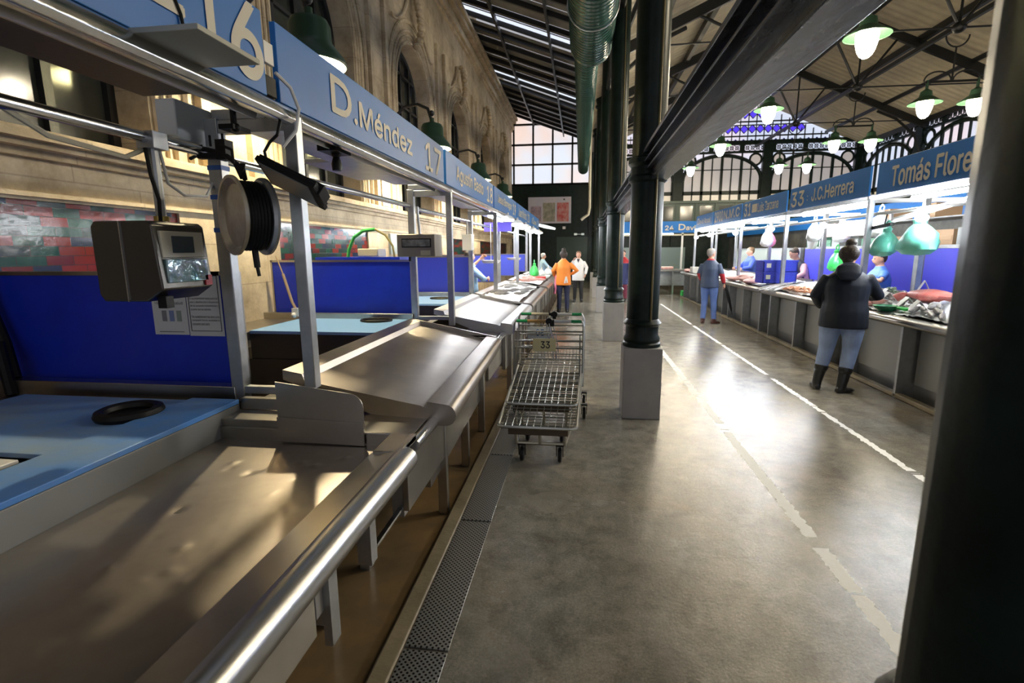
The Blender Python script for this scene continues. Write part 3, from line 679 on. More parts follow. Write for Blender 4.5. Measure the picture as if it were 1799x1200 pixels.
mb=MB(); mb.tube([(-2.2,24.5,2.85),(-1.7,24.3,2.72),(-1.2,24.1,2.6)],[0.05,0.08,0.05],8); obj('tube_light',mb,mat('pale_fixture',(0.7,0.75,0.75),0.4,emit=0.9),label='slanted pale tube light beyond the last left sign',cat='light')
mb=MB(); mb.tube([(0.30,20.0,7.1),(0.30,20.0,4.2),(0.31,20.0,3.2),(0.27,20.0,2.95),(0.08,20.0,2.82),(0.0,20.0,2.75)],0.05,8); obj('pale_pipe',mb,CREAM,label='pale curved pipe end hanging beside the far columns',cat='pipe')
# ================================================================ LEFT STALLS
FY=[-0.53,2.40,5.33,8.26,11.19,14.12,17.05]
NAMES_L=['stall 16 in the left foreground','stall 17','stall 18','stall 19','the fourth lit stall','the last stall on the left']
XF,XR=-1.38,-1.79
PL=lambda X:(lambda u,v,d:(X+d,u,v))          # faces +X, reads along +Y
PR=lambda X:(lambda u,v,d:(X-d,-u,v))         # faces -X, reads towards -Y
def left_frame(i):
    y0,y1=FY[i],FY[i+1]; nm=NAMES_L[i]
    t=thing('stall_frame','square-tube steel frame with posts and rails of '+nm,'stall frame',(XF,y1,0.8),'steel frames of the left stalls')
    for x,zb,nm2,ww in((XF,0.90 if i==0 else 0.80,'post',0.062),(XR,0.82,'rear_post',0.07)):
        mb=MB(); mb.box(x-ww/2,x+ww/2,y1-0.03,y1+0.03,zb,2.24); obj(nm2,mb,GALV,t,bevel=0.004)
    mb=MB(); mb.box(XR,XF,y1-0.025,y1+0.025,2.17,2.23); obj('crossbar',mb,GALV,t,bevel=0.003)
    mb=MB(); prof=[(XF-0.035,2.205),(XF-0.02,2.195),(XF+0.02,2.195),(XF+0.035,2.215),(XF+0.03,2.25),(XF+0.012,2.27),(XF-0.03,2.27)]
    mb.prism(prof,'Y',y0+0.03,y1+0.0); obj('front_rail',mb,CHROME,t,bevel=0.004)
    mb=MB(); mb.box(XF-0.16,XF-0.045,y0+0.03,y1-0.03,2.27,2.29); mb.prism([(XF-0.15,2.215),(XF-0.12,2.205),(XF-0.11,2.24),(XF-0.15,2.27)],'Y',y0+0.03,y1-0.1); obj('inner_rail',mb,STEEL,t,bevel=0.003)
    mb=MB(); mb.box(XR-0.05,XF-0.17,y0+0.05,y1-0.35,2.25,2.30); mb.box(XR-0.42,XF-0.17,y0+1.55,y1-0.35,2.30,2.33) if i==1 else None; obj('canopy_panel',mb,GALV if i else mat('shadowed_tray',(0.10,0.095,0.085),0.4,0.5,bump=0.1),t,bevel=0.004)  # second stall: wider sheet added to keep wall-lamp light off the pan
    mb=MB(); mb.tube([(XR-0.01,y0+0.04,2.06),(XR-0.01,y1-0.035,2.075)],0.024,12); obj('hanging_rail',mb,CHROME,t)
    mb=MB(); mb.box(XR-0.02,XR+0.02,y0+0.04,y1-0.04,0.955,0.99) if False else mb.box(XR,XF,y1-0.02,y1+0.02,0.86,0.90); obj('foot_rail',mb,GALV,t,bevel=0.003)
    return t
for i in range(6): left_frame(i)
def left_sign(y0,y1,label,texts):
    t=thing('sign_board',label,'sign',(XF,(y0+y1)/2,2.25),'blue signs over the left stalls')
    mb=MB(); mb.box(XF-0.02,XF+0.008,y0,y1,2.275,2.615); obj('board',mb,SIGNB,t,bevel=0.003)
    for s,b,bo in texts: obj('lettering',text_mesh(s,b,PL(XF+0.009),0.003,bo),LETTER,t,smooth=False)
    return t
left_sign(-0.5,2.20,'blue sign with the big number 16 at the top left corner',[('z',(1.40,1.74,2.40,2.59),0.02),('1',(1.80,1.94,2.315,2.60),0.01),('6',(1.99,2.18,2.315,2.60),0.012)])
left_sign(2.30,5.13,'blue sign reading D.Méndez 17',[('D.Méndez',(2.80,4.15,2.365,2.555),0.01),('17',(4.52,5.02,2.32,2.55),0.005)])
left_sign(5.22,8.06,'blue sign reading Agustín Basto 18',[('Agustín Basto',(5.65,7.22,2.335,2.53),0.01),('18',(7.50,7.98,2.32,2.54),0.01)])
left_sign(8.15,11.0,'small blue sign next after number 18',[('Jesus Borregon',(8.5,10.2,2.36,2.52),0.01),('19',(10.4,10.85,2.33,2.54),0.01)])
left_sign(11.1,13.95,'small blue sign fourth after D.Méndez with pale lettering',[('Juan Muñoz',(11.4,13.0,2.36,2.54),0.01),('20',(13.3,13.8,2.33,2.54),0.01)])
left_sign(14.05,16.9,'smallest blue sign in front of the wall poster',[('M.Dolores',(14.4,15.9,2.36,2.54),0.01),('21',(16.2,16.7,2.33,2.54),0.01)])
# sockets hanging between the first two signs
mb=MB(); mb.box(XF-0.02,XF+0.0,2.215,2.285,2.42,2.51); obj('socket_plate',mb,WHITE,bevel=0.002,label='white socket plate in the gap between the signs 16 and D.Méndez',cat='socket')
mb=MB(); mb.box(XF-0.05,XF-0.0,2.21,2.29,2.285,2.37); obj('black_clamp',mb,RUBBER,bevel=0.004,label='black clamp in the gap between the signs 16 and D.Méndez',cat='clamp')
# ---- counters
def counter_profile(name,label,y0,y1,skew=0,icy=False,pan=PAN):
    """sloping steel display counter with recessed pan and a round nose"""
    t=thing(name,label,'counter',(-1.1,y0,0.0),'steel display counters on the left')
    S=lambda mb:[mb.v.__setitem__(k,(v[0]-skew*(v[1]-y0)*max(0,(v[0]+1.6)),v[1],v[2])) for k,v in enumerate(mb.v)] and mb
    nx=-0.64-0.06 if skew else -0.76; A=lambda x:0.965-(x+1.61)*0.182
    xl=-1.61
    mb=MB(); gut=nx-0.13
    poly=[(xl,A(xl)),(-1.50,A(-1.50)),(-1.485,A(-1.485)-0.035),(gut,A(gut)-0.035),(gut+0.01,A(gut)-0.042),(gut+0.03,A(gut)-0.042),(gut+0.035,A(gut)-0.012),(nx,A(nx)+0.0)]
    poly+=[(nx+0.06*math.sin(a),A(nx)-0.06+0.06*math.cos(a)) for a in [PI*k/8 for k in range(1,9)]]
    poly+=[(nx-0.3,A(nx)-0.11),(xl,A(xl)-0.055)]
    mb.prism(poly,'Y',y0,y1); obj('tray',S(mb),[pan],t)
    mb=MB(); mb.box(xl,gut+0.03,y1,y1+0.02,0.80,A(gut)-0.01); mb.prism([(xl,A(xl)-.06),(xl,A(xl)+.004),(nx,A(nx)+.004),(nx,A(nx)-.08)],'Y',y1,y1+0.02); obj('end_upstand',S(mb),STEEL,t)
    mb=MB(); mb.box(-1.30,-0.86,y0+0.15,y1-0.05,0.30,0.70); mb.box(-0.86,-0.82,y0+0.1,y1-0.02,0.27,0.70); obj('fascia_panel',S(mb),STEEL,t,bevel=0.003)
    for yy in(y0+0.35,(y0+y1)/2,y1-0.3):
        mb=MB(); mb.box(-0.84,-0.78,yy-0.025,yy+0.025,-0.02,0.66); obj('leg',S(mb),STEEL,t,bevel=0.004)
    if icy:
        mb=MB(); n=40; m=10
        for i in range(n+1):
            for j in range(m+1):
                yy=y0+0.05+(y1-y0-0.1)*i/n; xx=-1.47+(gut-0.03+1.47)*j/m
                mb.v.append((xx,yy,A(xx)-0.012+0.016*random.random()+0.012*math.sin(yy*4+xx*6)))
        for i in range(n):
            for j in range(m): a=i*(m+1)+j; mb.f.append((a,a+1,a+m+2,a+m+1)); mb.mi.append(0)
        o=obj('ice_bed',S(mb),ICE,t); o['kind']='stuff'
    return t
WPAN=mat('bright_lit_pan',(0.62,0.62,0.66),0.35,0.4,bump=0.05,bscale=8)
counter_profile('display_counter','empty sloping steel counter with rounded nose below the sign D.Méndez 17',2.5,4.62,skew=0.04)
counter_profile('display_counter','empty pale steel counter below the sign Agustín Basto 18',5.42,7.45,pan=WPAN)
counter_profile('display_counter','ice-covered counter just behind the empty pale one of stall 18',7.62,10.9,icy=True)
counter_profile('display_counter','ice-covered counter second of the brightly lit left stalls',11.3,13.8,icy=True)
counter_profile('display_counter','ice-covered counter at the far end, next to the person in orange',14.2,17.0,icy=True)
# low shelf between the counters 16 / 17 and 17 / 18
for y0,y1,l,sk in((2.17,2.62,'low steel shelf filling the gap between the two nearest counters',0),(4.66,5.40,'low steel shelf between the counters of stalls 17 and 18',-0.06)):
    t=thing('gap_shelf',l,'shelf',(-1.1,y0,0.0))
    mb=MB(); mb.prism([(-1.72,0.76),(-0.80+sk,0.715),(-0.80+sk,0.68),(-1.72,0.72)],'Y',y0,y1); obj('shelf_top',mb,STEEL,t,bevel=0.003)
    mb=MB(); mb.tube([(-0.765+sk,y0,0.70),(-0.765+sk,y1,0.70)],0.03,12); obj('rolled_edge',mb,CHROME,t)
    mb=MB(); mb.box(-0.83+sk,-0.80+sk,y0-0.0,y1+0.9,0.36,0.68); obj('fascia_panel',mb,STEEL,t,bevel=0.003)
# stall 16 counter
t16=thing('display_counter','large empty steel counter with thick rolled rim filling the lower left of the picture','counter',(-1.2,0.8,0.0),'steel display counters on the left')
def dented(x0,x1,y0,y1,zf,n,m,dents,mbx):
    o=len(mbx.v)
    for i in range(n+1):
        for j in range(m+1):
            x=x0+(x1-x0)*j/m; y=y0+(y1-y0)*i/n; z=zf(x)
            for(dx,dy,r,h) in dents:
                d=((x-dx)**2+(y-dy)**2)/(r*r)
                if d<4: z+=h*math.exp(-d*1.5)
            mbx.v.append((x,y,z))
    for i in range(n):
        for j in range(m): a=o+i*(m+1)+j; mbx.f.append((a,a+1,a+m+2,a+m+1)); mbx.mi.append(0)
rd=random.Random(3)
dents=[(rd.uniform(-1.5,-0.95),rd.uniform(1.1,2.0),rd.uniform(0.012,0.024),rd.uniform(-0.005,0.006)) for _ in range(42)]
mb=MB(); zf=lambda x:0.700+0.006*(x+1.3)*0
dented(-1.745,-0.875,-0.5,2.135,lambda x:0.702,170,70,dents,mb); mb.box(-1.745,-0.875,-0.5,2.135,0.64,0.672); obj('pan',mb,PAN,t16)
mb=MB(); mb.prism([(-0.905,0.700),(-0.89,0.694),(-0.878,0.700),(-0.872,0.752),(-0.74,0.772),(-0.74,0.74),(-0.86,0.70),(-0.905,0.66)],'Y',-0.5,2.14); obj('gutter_lip',mb,STEEL,t16)
mb=MB(); mb.tube([(-0.715,-0.5,0.742),(-0.715,1.925,0.742)],0.052,20); obj('rolled_rim',mb,mat('dull_round_steel',(0.52,0.52,0.51),0.30,1.0,bump=0.05,bscale=5),t16)
mb=MB(); mb.box(-0.86,-0.74,1.925,2.14,0.742,0.768); obj('rim_end',mb,STEEL,t16,bevel=0.004)
mb=MB(); mb.box(-1.77,-1.745,-0.5,2.16,0.68,0.80); obj('inner_riser',mb,STEEL,t16,bevel=0.002)
mb=MB(); mb.box(-1.745,-0.86,2.135,2.15,0.68,0.765); mb.box(-1.745,-1.20,2.15,2.30,0.755,0.80); mb.box(-1.73,-1.40,2.30,2.34,0.80,0.86); obj('end_upstand',mb,STEEL,t16,bevel=0.003)
mb=MB(); mb.box(-1.35,-0.86,-0.5,1.40,0.32,0.66); obj('fascia_panel',mb,STEEL,t16,bevel=0.003)
for yy in(1.50,1.85,2.25):
    mb=MB(); mb.box(-0.875,-0.845,yy-0.03,yy+0.03,0.30 if yy>1.8 else 0.22,0.70); mb.box(-0.905,-0.875,yy-0.03,yy-0.024,0.30,0.70); obj('leg',mb,GALV,t16)
mb=MB(); mb.box(-1.0,-0.87,1.42,1.55,0.36,0.66); obj('support_bracket',mb,GREYP,t16,bevel=0.004)
mb=MB(); mb.bar((-0.865,1.83,0.34),(-0.865,2.27,0.34),0.022,0.014); obj('foot_bar',mb,CHROME,t16)
for yy,a,b in((1.86,-1.1,-0.88),(2.26,-1.1,-0.88)):
    mb=MB(); mb.box(a,a+0.05,yy-0.03,yy+0.03,-0.02,0.66); obj('leg',mb,GALV,t16)
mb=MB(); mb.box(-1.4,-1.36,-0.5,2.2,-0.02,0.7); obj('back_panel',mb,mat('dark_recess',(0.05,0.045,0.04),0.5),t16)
# splash plate
ts=thing('splash_plate','upright steel plate with one rounded corner at the end of the nearest counter','plate',(-1.2,2.14,0.72))
mb=MB(); x0,x1=-1.415,-0.985; poly=[(x0,0.775),(x1,0.755),(x1,0.87)]+[(x1-0.07+0.07*math.cos(a),0.885+0.07*math.sin(a)) for a in [PI/2*k/6 for k in range(7)]]+[(x0,1.0)]
mb.prism(poly,'Y',2.128,2.134); obj('upper_plate',mb,STEEL,ts)
mb=MB(); mb.prism([(x0,0.712),(x1,0.706),(x1,0.815),(x0,0.83)],'Y',2.118,2.126); obj('lower_plate',mb,STEEL,ts)
# cutting board table of stall 16
tb=thing('preparation_table','low table with stained blue cutting board and a round hole in stall 16','table',(-2.6,0.8,0.0),'preparation tables behind the left counters')
mb=MB(); mb.box(-1.99,-1.725,-0.5,2.285,0.835,0.858); obj('edge_board',mb,BLUEB,tb,bevel=0.003)
mb=MB(); mb.box(-3.0,-1.99,1.56,2.285,0.825,0.845); mb.box(-3.0,-2.3,-0.5,1.56,0.825,0.845) ; obj('cutting_board',mb,BLUEB,tb,bevel=0.003)
mb=MB(); mb.box(-1.775,-1.73,-0.5,2.29,0.70,0.832); obj('front_strip',mb,mat('grey_plastic_strip',(0.30,0.31,0.31),0.4,0.2),tb,bevel=0.003)
mb=MB(); mb.box(-3.5,-1.78,-0.5,2.40,0.76,0.815); mb.box(-3.5,-1.8,2.36,2.44,0.76,0.90); obj('table_frame',mb,STEEL,tb,bevel=0.003)
for x,y in((-1.9,-0.2),(-1.9,2.2),(-3.3,2.2)): mb=MB(); mb.box(x-.03,x+.03,y-.03,y+.03,-0.02,0.77); obj('leg',mb,GALV,tb)
mb=MB(); mb.box(-2.28,-2.05,0.9,1.5,0.835,0.85); obj('white_tray',mb,WHITE,label='white tray lying in the dark opening of the blue board at the left edge',cat='tray',bevel=0.003)
mb=MB(); mb.tube([(-2.095+0.115*math.cos(a),2.02+0.115*math.sin(a),0.862) for a in [2*PI*k/28 for k in range(28)]],0.026,8,closed=True); mb.lathe([(0.0,0.848),(0.11,0.848),(0.11,0.852)],(-2.095,2.02,0),28)
obj('rubber_ring',mb,RUBBER,label='black rubber ring around the hole of the near blue cutting board',cat='ring')
# waste trays of stalls 17, 18: dark opening + blue board behind
for y0,y1,l,l2 in((4.35,5.25,'table with pale blue board behind the counter of stall 17','black oval ring on the pale blue board below the sign D.Méndez'),(6.9,8.15,'table with pale blue board behind the counter of stall 18','black oval ring on the pale blue board below the sign Agustín Basto')):
    t=thing('preparation_table',l,'table',(-2.6,y0,0.0),'preparation tables behind the left counters')
    mb=MB(); mb.box(-3.1,-1.78,y0,y1,0.84,0.87); obj('cutting_board',mb,mat('pale_blue_board',(0.22,0.42,0.75),0.45,bump=0.1),t,bevel=0.003)
    mb=MB(); mb.box(-3.55,-3.1,y0-0.6,y1,0.78,0.86); mb.box(-3.55,-1.8,y1,y1+0.06,0.80,0.93); obj('sink_unit',mb,STEEL,t,bevel=0.004)
    mb=MB(); mb.box(-3.5,-1.75,y0-0.02,y1,0.0,0.6); mb.box(-3.1,-1.8,y0,y1,0.6,0.838); obj('shadow_block',mb,mat('shadow_black',(0.012,0.012,0.012),0.4),t)  # black block painted in for the unlit space under the board
    mb=MB(); mb.tube([(-2.15+0.16*math.cos(a),y0+0.75+0.12*math.sin(a),0.878) for a in [2*PI*k/24 for k in range(24)]],0.015,8,closed=True); mb.lathe([(0.0,0.871),(0.15,0.871),(0.15,0.874)],(-2.15,y0+.75,0),20); obj('rubber_ring',mb,RUBBER,label=l2,cat='ring')
# black sheets behind the counters, their colour standing in for the unlit interior
for y0_,y1_,l_ in((5.45,8.1,'Agustín Basto'),(8.3,11.1,'first lit left stall'),(11.3,17.0,'last lit left stalls')): mb=MB(); mb.box(-1.75,-1.66,y0_,y1_,-0.02,0.80); obj('shadow_sheet',mb,mat('shadow_black',(0.012,0.012,0.012),0.4),label='black sheet standing in for the dark under the counter, '+l_,cat='panel')
mb=MB(); mb.box(-1.75,-1.66,2.45,5.2,0.0,0.80); obj('shadow_sheet',mb,mat('shadow_black',(0.012,0.012,0.012),0.4),label='black sheet standing in for the dark interior of stall 17, seen past the rear post',cat='panel')
# partitions
def partition(y,x0,label,z0=0.83,z1=1.50,m=BLUEP):
    t=thing('stall_partition',label,'partition',((x0+XR)/2,y,z0),'blue partitions between the left stalls')
    mb=MB(); mb.box(x0,XR-0.05,y-0.008,y+0.008,z0+0.02,z1-0.02); obj('blue_panel',mb,m,t)
    mb=MB(); mb.box(x0,XR-0.04,y-0.015,y+0.015,z1-0.022,z1); mb.box(x0,XR-0.04,y-0.015,y+0.015,z0,z0+0.022); mb.box(XR-0.06,XR-0.035,y-0.015,y+0.015,z0,z1); mb.box(x0-0.0,x0+0.02,y-0.015,y+0.015,z0,z1); obj('edge_trim',mb,STEEL,t)
    return t
partition(2.52,-3.56,'dark blue partition panel between stalls 16 and 17, the largest on the left')
partition(5.40,-3.50,'blue partition panel behind stall 17, beside the leaning rod',0.885,1.51)
partition(8.33,-3.2,'brighter blue partition panel with faint round mark behind stall 18',0.9,1.52,mat('lit_blue_laminate',(0.03,0.05,0.55),0.4))
LB=mat('pale_blue_laminate',(0.06,0.09,0.62),0.4)
partition(11.3,-3.2,'pale blue partition panel behind the first lit stall',0.9,1.52,LB)
partition(14.2,-3.2,'pale blue partition panel behind the second lit stall',0.9,1.52,LB)
partition(17.1,-2.6,'violet partition panel at the far end of the left stalls',0.9,1.5,LB)
# ---------------------------------------------------------------- things hanging in the left stalls
t=thing('hanging_scale','large steel hanging scale with display, hung on a pole in stall 16','scale',(-1.9,2.0,1.40),'hanging scales of the left stalls')
RM=lambda c,rz:Matrix.Translation(c)@Matrix.Rotation(rz,4,'Z')@Matrix.Translation(-Vector(c))
cS=(-1.90,1.98,1.4)
def hs(name,mb,m,par=None,**k): return obj(name,mb.xf(RM(cS,0.0)),m,par or t,**k)
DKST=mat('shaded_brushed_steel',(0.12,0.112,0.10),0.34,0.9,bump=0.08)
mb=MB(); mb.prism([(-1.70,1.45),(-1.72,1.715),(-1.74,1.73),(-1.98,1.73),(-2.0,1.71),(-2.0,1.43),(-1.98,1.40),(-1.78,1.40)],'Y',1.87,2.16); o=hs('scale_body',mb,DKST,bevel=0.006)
mb=MB(); mb.box(-1.725,-1.705,1.895,2.13,1.58,1.69); disp=hs('display_frame',mb,CREAM,bevel=0.003)
mb=MB(); mb.box(-1.705,-1.702,1.95,2.07,1.60,1.67); obj('screen',mb.xf(RM(cS,0.0)),mat('grey_screen',(0.06,0.08,0.09),0.2),disp)
mb=MB(); mb.box(-1.712,-1.694,1.90,2.13,1.475,1.575); hs('keypad_cover',mb,mat('glossy_keypad',(0.55,0.6,0.62),0.12,0.7,bump=0.6,bscale=16,var=0.4,vscale=10,vcol=(0.12,0.32,0.30)),bevel=0.004)
mb=MB(); mb.box(-1.712,-1.694,2.11,2.15,1.455,1.50); hs('red_mark',mb,mat('red_plastic',(0.5,0.02,0.03),0.4))
mb=MB(); mb.box(-1.865,-1.86,1.865,1.87,1.40,1.73); hs('seam',mb,CHROME)
mb=MB(); mb.box(-1.76,-1.72,1.90,1.94,1.37,1.42); hs('plug',mb,RUBBER)
mb=MB(); mb.tube([(-1.80,2.02,1.72),(-1.80,2.02,2.05)],0.02,10); mb.box(-1.84,-1.76,1.98,2.06,2.03,2.10); obj('pole',mb,GALV,t,bevel=0.002)
mb=MB(); mb.tube([(-1.78,1.99,1.73),(-1.77,1.985,1.82),(-1.79,1.98,1.92),(-1.80,1.98,2.03)],0.008,6); obj('cable',mb,RUBBER,t)
mb=MB(); mb.lathe([(0.0,1.735),(0.03,1.735),(0.03,1.755),(0.0,1.76)],(-1.80,2.02,0),12); obj('collar',mb,mat('brass',(0.5,0.38,0.12),0.35,0.9),t)
# second scale above stall 17, third in stall 18
t2=thing('hanging_scale','grey box scale with framed panel hanging above the blue partition of stall 17','scale',(-1.68,5.2,1.54),'hanging scales of the left stalls')
mb=MB(); mb.box(-1.885,-1.48,5.10,5.38,1.545,1.775); obj('scale_body',mb,mat('taupe_metal',(0.33,0.30,0.25),0.45,0.4),t2,bevel=0.008)
mb=MB(); mb.box(-1.83,-1.52,5.09,5.10,1.64,1.73); obj('panel_border',mb,RUBBER,t2); mb=MB(); mb.box(-1.82,-1.53,5.083,5.09,1.65,1.72); obj('panel',mb,mat('grey_label',(0.35,0.36,0.36),0.4,var=0.5,vscale=14,vcol=(0.12,0.12,0.12)),t2)
mb=MB(); mb.box(-1.63,-1.53,5.088,5.10,1.56,1.61); obj('sticker',mb,CREAM,t2); mb=MB(); mb.box(-1.77,-1.75,5.12,5.14,1.50,1.545); obj('plug',mb,RUBBER,t2)
mb=MB(); mb.tube([(-1.68,5.24,1.77),(-1.70,5.24,2.06)],0.016,8); obj('pole',mb,GALV,t2)
t3=thing('hanging_scale','narrow white box scale hanging on two rods in stall 18','scale',(-1.78,8.0,1.60),'hanging scales of the left stalls')
mb=MB(); mb.box(-1.85,-1.70,7.9,8.1,1.61,1.86); obj('scale_body',mb,WHITE,t3,bevel=0.008); mb=MB(); mb.tube([(-1.79,8.0,1.86),(-1.79,8.0,2.07)],0.012,8); obj('pole',mb,GALV,t3)
# cable reel
t=thing('cable_reel','round steel hose reel with black cable hanging from the rail in stall 16','reel',(-1.56,2.2,1.57))
nrm=Vector((-0.582,-0.814,0)); Mreel=Matrix.Translation((-1.53,2.22,1.765))@nrm.to_track_quat('Z','Y').to_matrix().to_4x4()
for nm,z0,prof,m in(('near_flange',0,[(0.0,0.058),(0.14,0.055),(0.165,0.075),(0.178,0.075),(0.178,0.062),(0.16,0.05),(0.0,0.045)],mat('worn_flange',(0.66,0.63,0.56),0.35,0.6,var=0.5,vscale=7,vcol=(0.42,0.36,0.27))),('far_flange',0,[(0.0,-0.05),(0.165,-0.05),(0.178,-0.062),(0.178,-0.074),(0.165,-0.075),(0.0,-0.058)],GALV),('wound_cable',0,[(0.0,0.045)]+[(0.150+0.009*abs(math.sin(k*PI/2+.3)),0.045-0.0075*k) for k in range(13)]+[(0.0,-0.048)],RUBBER)):
    mb=MB(); mb.lathe(prof,(0,0,0),32); obj(nm,mb.xf(Mreel),m,t)
mb=MB(); mb.tube([(-1.53,2.22,1.93),(-1.55,2.24,1.98),(-1.64,2.27,2.04),(-1.72,2.3,2.07),(-1.81,2.3,2.09)],0.012,6); mb.prism([(-1.58,2.0),(-1.52,2.0),(-1.55,1.93)],'Y',2.215,2.225); mb.tube([(-1.58,2.22,2.0),(-1.58,2.22,2.06),(-1.66,2.26,2.09)],0.007,6); obj('hook',mb,RUBBER,t)
mb=MB(); mb.tube([(-1.50,2.20,1.61),(-1.495,2.20,1.53)],0.014,8); mb.tube([(-1.495,2.2,1.53),(-1.49,2.2,1.49)],0.008,8); obj('plug',mb,RUBBER,t)
mb=MB(); mb.box(-1.70,-1.65,2.27,2.33,2.03,2.12); mb.tube([(-1.68,2.3,2.1),(-1.68,2.3,2.15)],0.006,6); mb.tube([(-1.76,2.32,2.1),(-1.76,2.32,2.15)],0.006,6); mb.box(-1.81,-1.66,2.285,2.32,2.04,2.065); obj('rail_clamp',mb,RUBBER,label='black rail clamp holding the round cable reel',cat='clamp')
# flood light
t=thing('flood_light','black flat floodlight hanging tilted beside the front post of stall 16','floodlight',(-1.33,2.28,1.9))
Mf=Matrix.Translation((-1.335,2.27,1.905))@Matrix.Rotation(math.radians(26),4,'Y')@Matrix.Rotation(math.radians(-28),4,'X')
mb=MB(); mb.box(-0.15,0.15,-0.10,0.10,-0.002,0.022); mb.box(-0.145,0.145,-0.095,0.095,0.022,0.035); mb.box(0.10,0.16,-0.05,0.05,0.0,0.055); obj('housing',mb.xf(Mf),RUBBER,t,bevel=0.003)
mb=MB(); mb.box(-0.13,0.12,-0.085,0.085,-0.006,-0.001); obj('lens',mb.xf(Mf),mat('grey_lens',(0.22,0.24,0.25),0.35),t)
mb=MB(); mb.tube([(-1.41,2.28,1.955),(-1.45,2.28,2.0),(-1.46,2.28,2.06),(-1.43,2.28,2.10),(-1.39,2.28,2.13),(-1.38,2.30,2.2)],0.007,6); obj('cable',mb,RUBBER,t)
mb=MB(); mb.box(-1.57,-1.50,2.13,2.25,2.13,2.15); mb.tube([(-1.53,2.18,2.15),(-1.53,2.18,2.25)],0.013,8); mb.sphere((-1.51,2.16,2.14),0.02); obj('clip_lamp',mb,RUBBER,label='small black clip lamp seen against the stone between the two posts',cat='clip lamp')
mb=MB(); mb.lathe([(0.0,2.10),(0.028,2.10),(0.032,2.14),(0.02,2.18),(0.03,2.19),(0.03,2.22)],(-1.52,3.12,0),14); mb.box(-1.58,-1.46,3.0,3.2,2.20,2.235); obj('spot_camera',mb,RUBBER,label='small black spot lamp under the canopy of stall 17',cat='spot lamp')
# electrical box and cables
mb=MB(); mb.box(-1.96,-1.86,2.24,2.56,2.12,2.30); obj('junction_box',mb,mat('grey_box',(0.7,0.72,0.72),0.4),bevel=0.006,label='pale grey junction box on the rail of stall 16 beside the rear post',cat='junction box')
mb=MB(); mb.tube([(-1.8,1.35,2.10),(-1.82,1.6,2.0),(-1.82,1.9,1.98),(-1.82,2.0,2.03),(-1.83,2.08,2.10),(-1.88,2.3,2.14)],0.010,6); obj('grey_cable',mb,CREAM,label='pale grey cable sagging along the round rail of stall 16',cat='cable')
mb=MB(); mb.tube([(-1.80,2.05,2.05),(-1.80,2.08,1.9),(-1.81,2.18,1.86),(-1.81,2.32,1.87),(-1.81,2.40,1.97),(-1.81,2.42,2.06)],0.007,6); obj('white_cable',mb,WHITE,label='thin white cable loop below the rail beside the scale pole',cat='cable')
mb=MB(); mb.tube([(-1.88,2.42,2.28),(-1.88,2.41,2.18),(-1.86,2.38,2.08),(-1.84,2.28,2.04)],0.009,6); obj('black_cable',mb,RUBBER,label='black cable curling out of the grey junction box',cat='cable')
mb=MB(); mb.tube([(XF+0.03,2.24,2.38),(XF+0.05,2.32,2.34),(XF+0.06,2.36,2.26),(XF+0.05,2.34,2.16),(XF+0.0,2.30,2.08)],0.008,6); obj('white_cable',mb,WHITE,label='white cable drooping from the sockets beside sign 16',cat='cable')
mb=MB(); mb.box(-1.42,-1.14,1.50,1.80,2.255,2.272); mb.box(-1.42,-1.38,1.50,1.62,2.272,2.30); obj('white_light_housing',mb,mat('ivory_housing',(0.42,0.42,0.36),0.5),bevel=0.002,label='pale flat light housing jutting out below sign 16',cat='light housing')
mb=MB(); mb.tube([(XF+.012,1.60,2.62),(XF+.014,1.68,2.48),(XF+.016,1.72,2.40),(XF+.02,1.73,2.30)],0.006,6); obj('black_cable',mb,RUBBER,label='thin black cable running down the face of sign 16',cat='cable')
for i,(z,l) in enumerate(((2.0,'blue tape around the rear post, topmost band'),(1.86,'blue tape around the rear post, middle band'),(1.70,'blue tape around the rear post, lowest band beside the reel'))):
    mb=MB(); mb.box(XR-.037,XR+.037+(0.06 if i==2 else 0),2.367,2.433,z,z+0.022); obj('tape_band',mb,mat('blue_tape',(0.03,0.12,0.45),0.4),label=l,cat='tape')
# wall notices on the partition
def notice(x0,x1,z0,z1,label,lines,y=2.508):
    t=thing('paper_notice',label,'notice',((x0+x1)/2,y,z0))
    mb=MB(); mb.box(x0,x1,y-0.003,y,z0,z1); obj('sheet',mb,PAPER,t)
    for s,b in lines: obj('printed_text',text_mesh(s,b,lambda u,v,d:(u,y-0.0035-d,v),0.0006,0.0),INK,t,smooth=False)
    return t
n1=notice(-2.36,-2.15,1.15,1.40,'white notice with three small grey bottle pictures on the blue partition',[('Hay mar la salud',(-2.34,-2.17,1.315,1.335))])
for x,c in((-2.29,(0.25,0.24,0.26)),(-2.245,(0.22,0.28,0.5)),(-2.20,(0.30,0.35,0.30))): mb=MB(); mb.box(x-.014,x+.014,2.503,2.5048,1.225,1.285); obj('bottle_picture',mb,mat('pic%d'%(x*1000),c,0.5),n1)
mb=MB(); mb.box(-2.33,-2.18,2.503,2.5048,1.165,1.168); obj('rule_line',mb,INK,n1)
n2=notice(-2.145,-1.935,1.145,1.50,'white notice with black framed text pinned beside the rear post',[('El ayuntamiento insta para las',(-2.125,-1.955,1.345,1.36)),('aseo y desinfeccion o disposicion',(-2.125,-1.955,1.325,1.34)),('de las personas consumidoras y',(-2.125,-1.955,1.305,1.32)),('usuarias que las soliciten.',(-2.125,-2.0,1.285,1.30)),('This establishment has done some',(-2.125,-1.955,1.245,1.26)),('complaint forms available to',(-2.125,-1.955,1.225,1.24)),('consumers and users',(-2.125,-2.02,1.205,1.22))])
mb=MB()
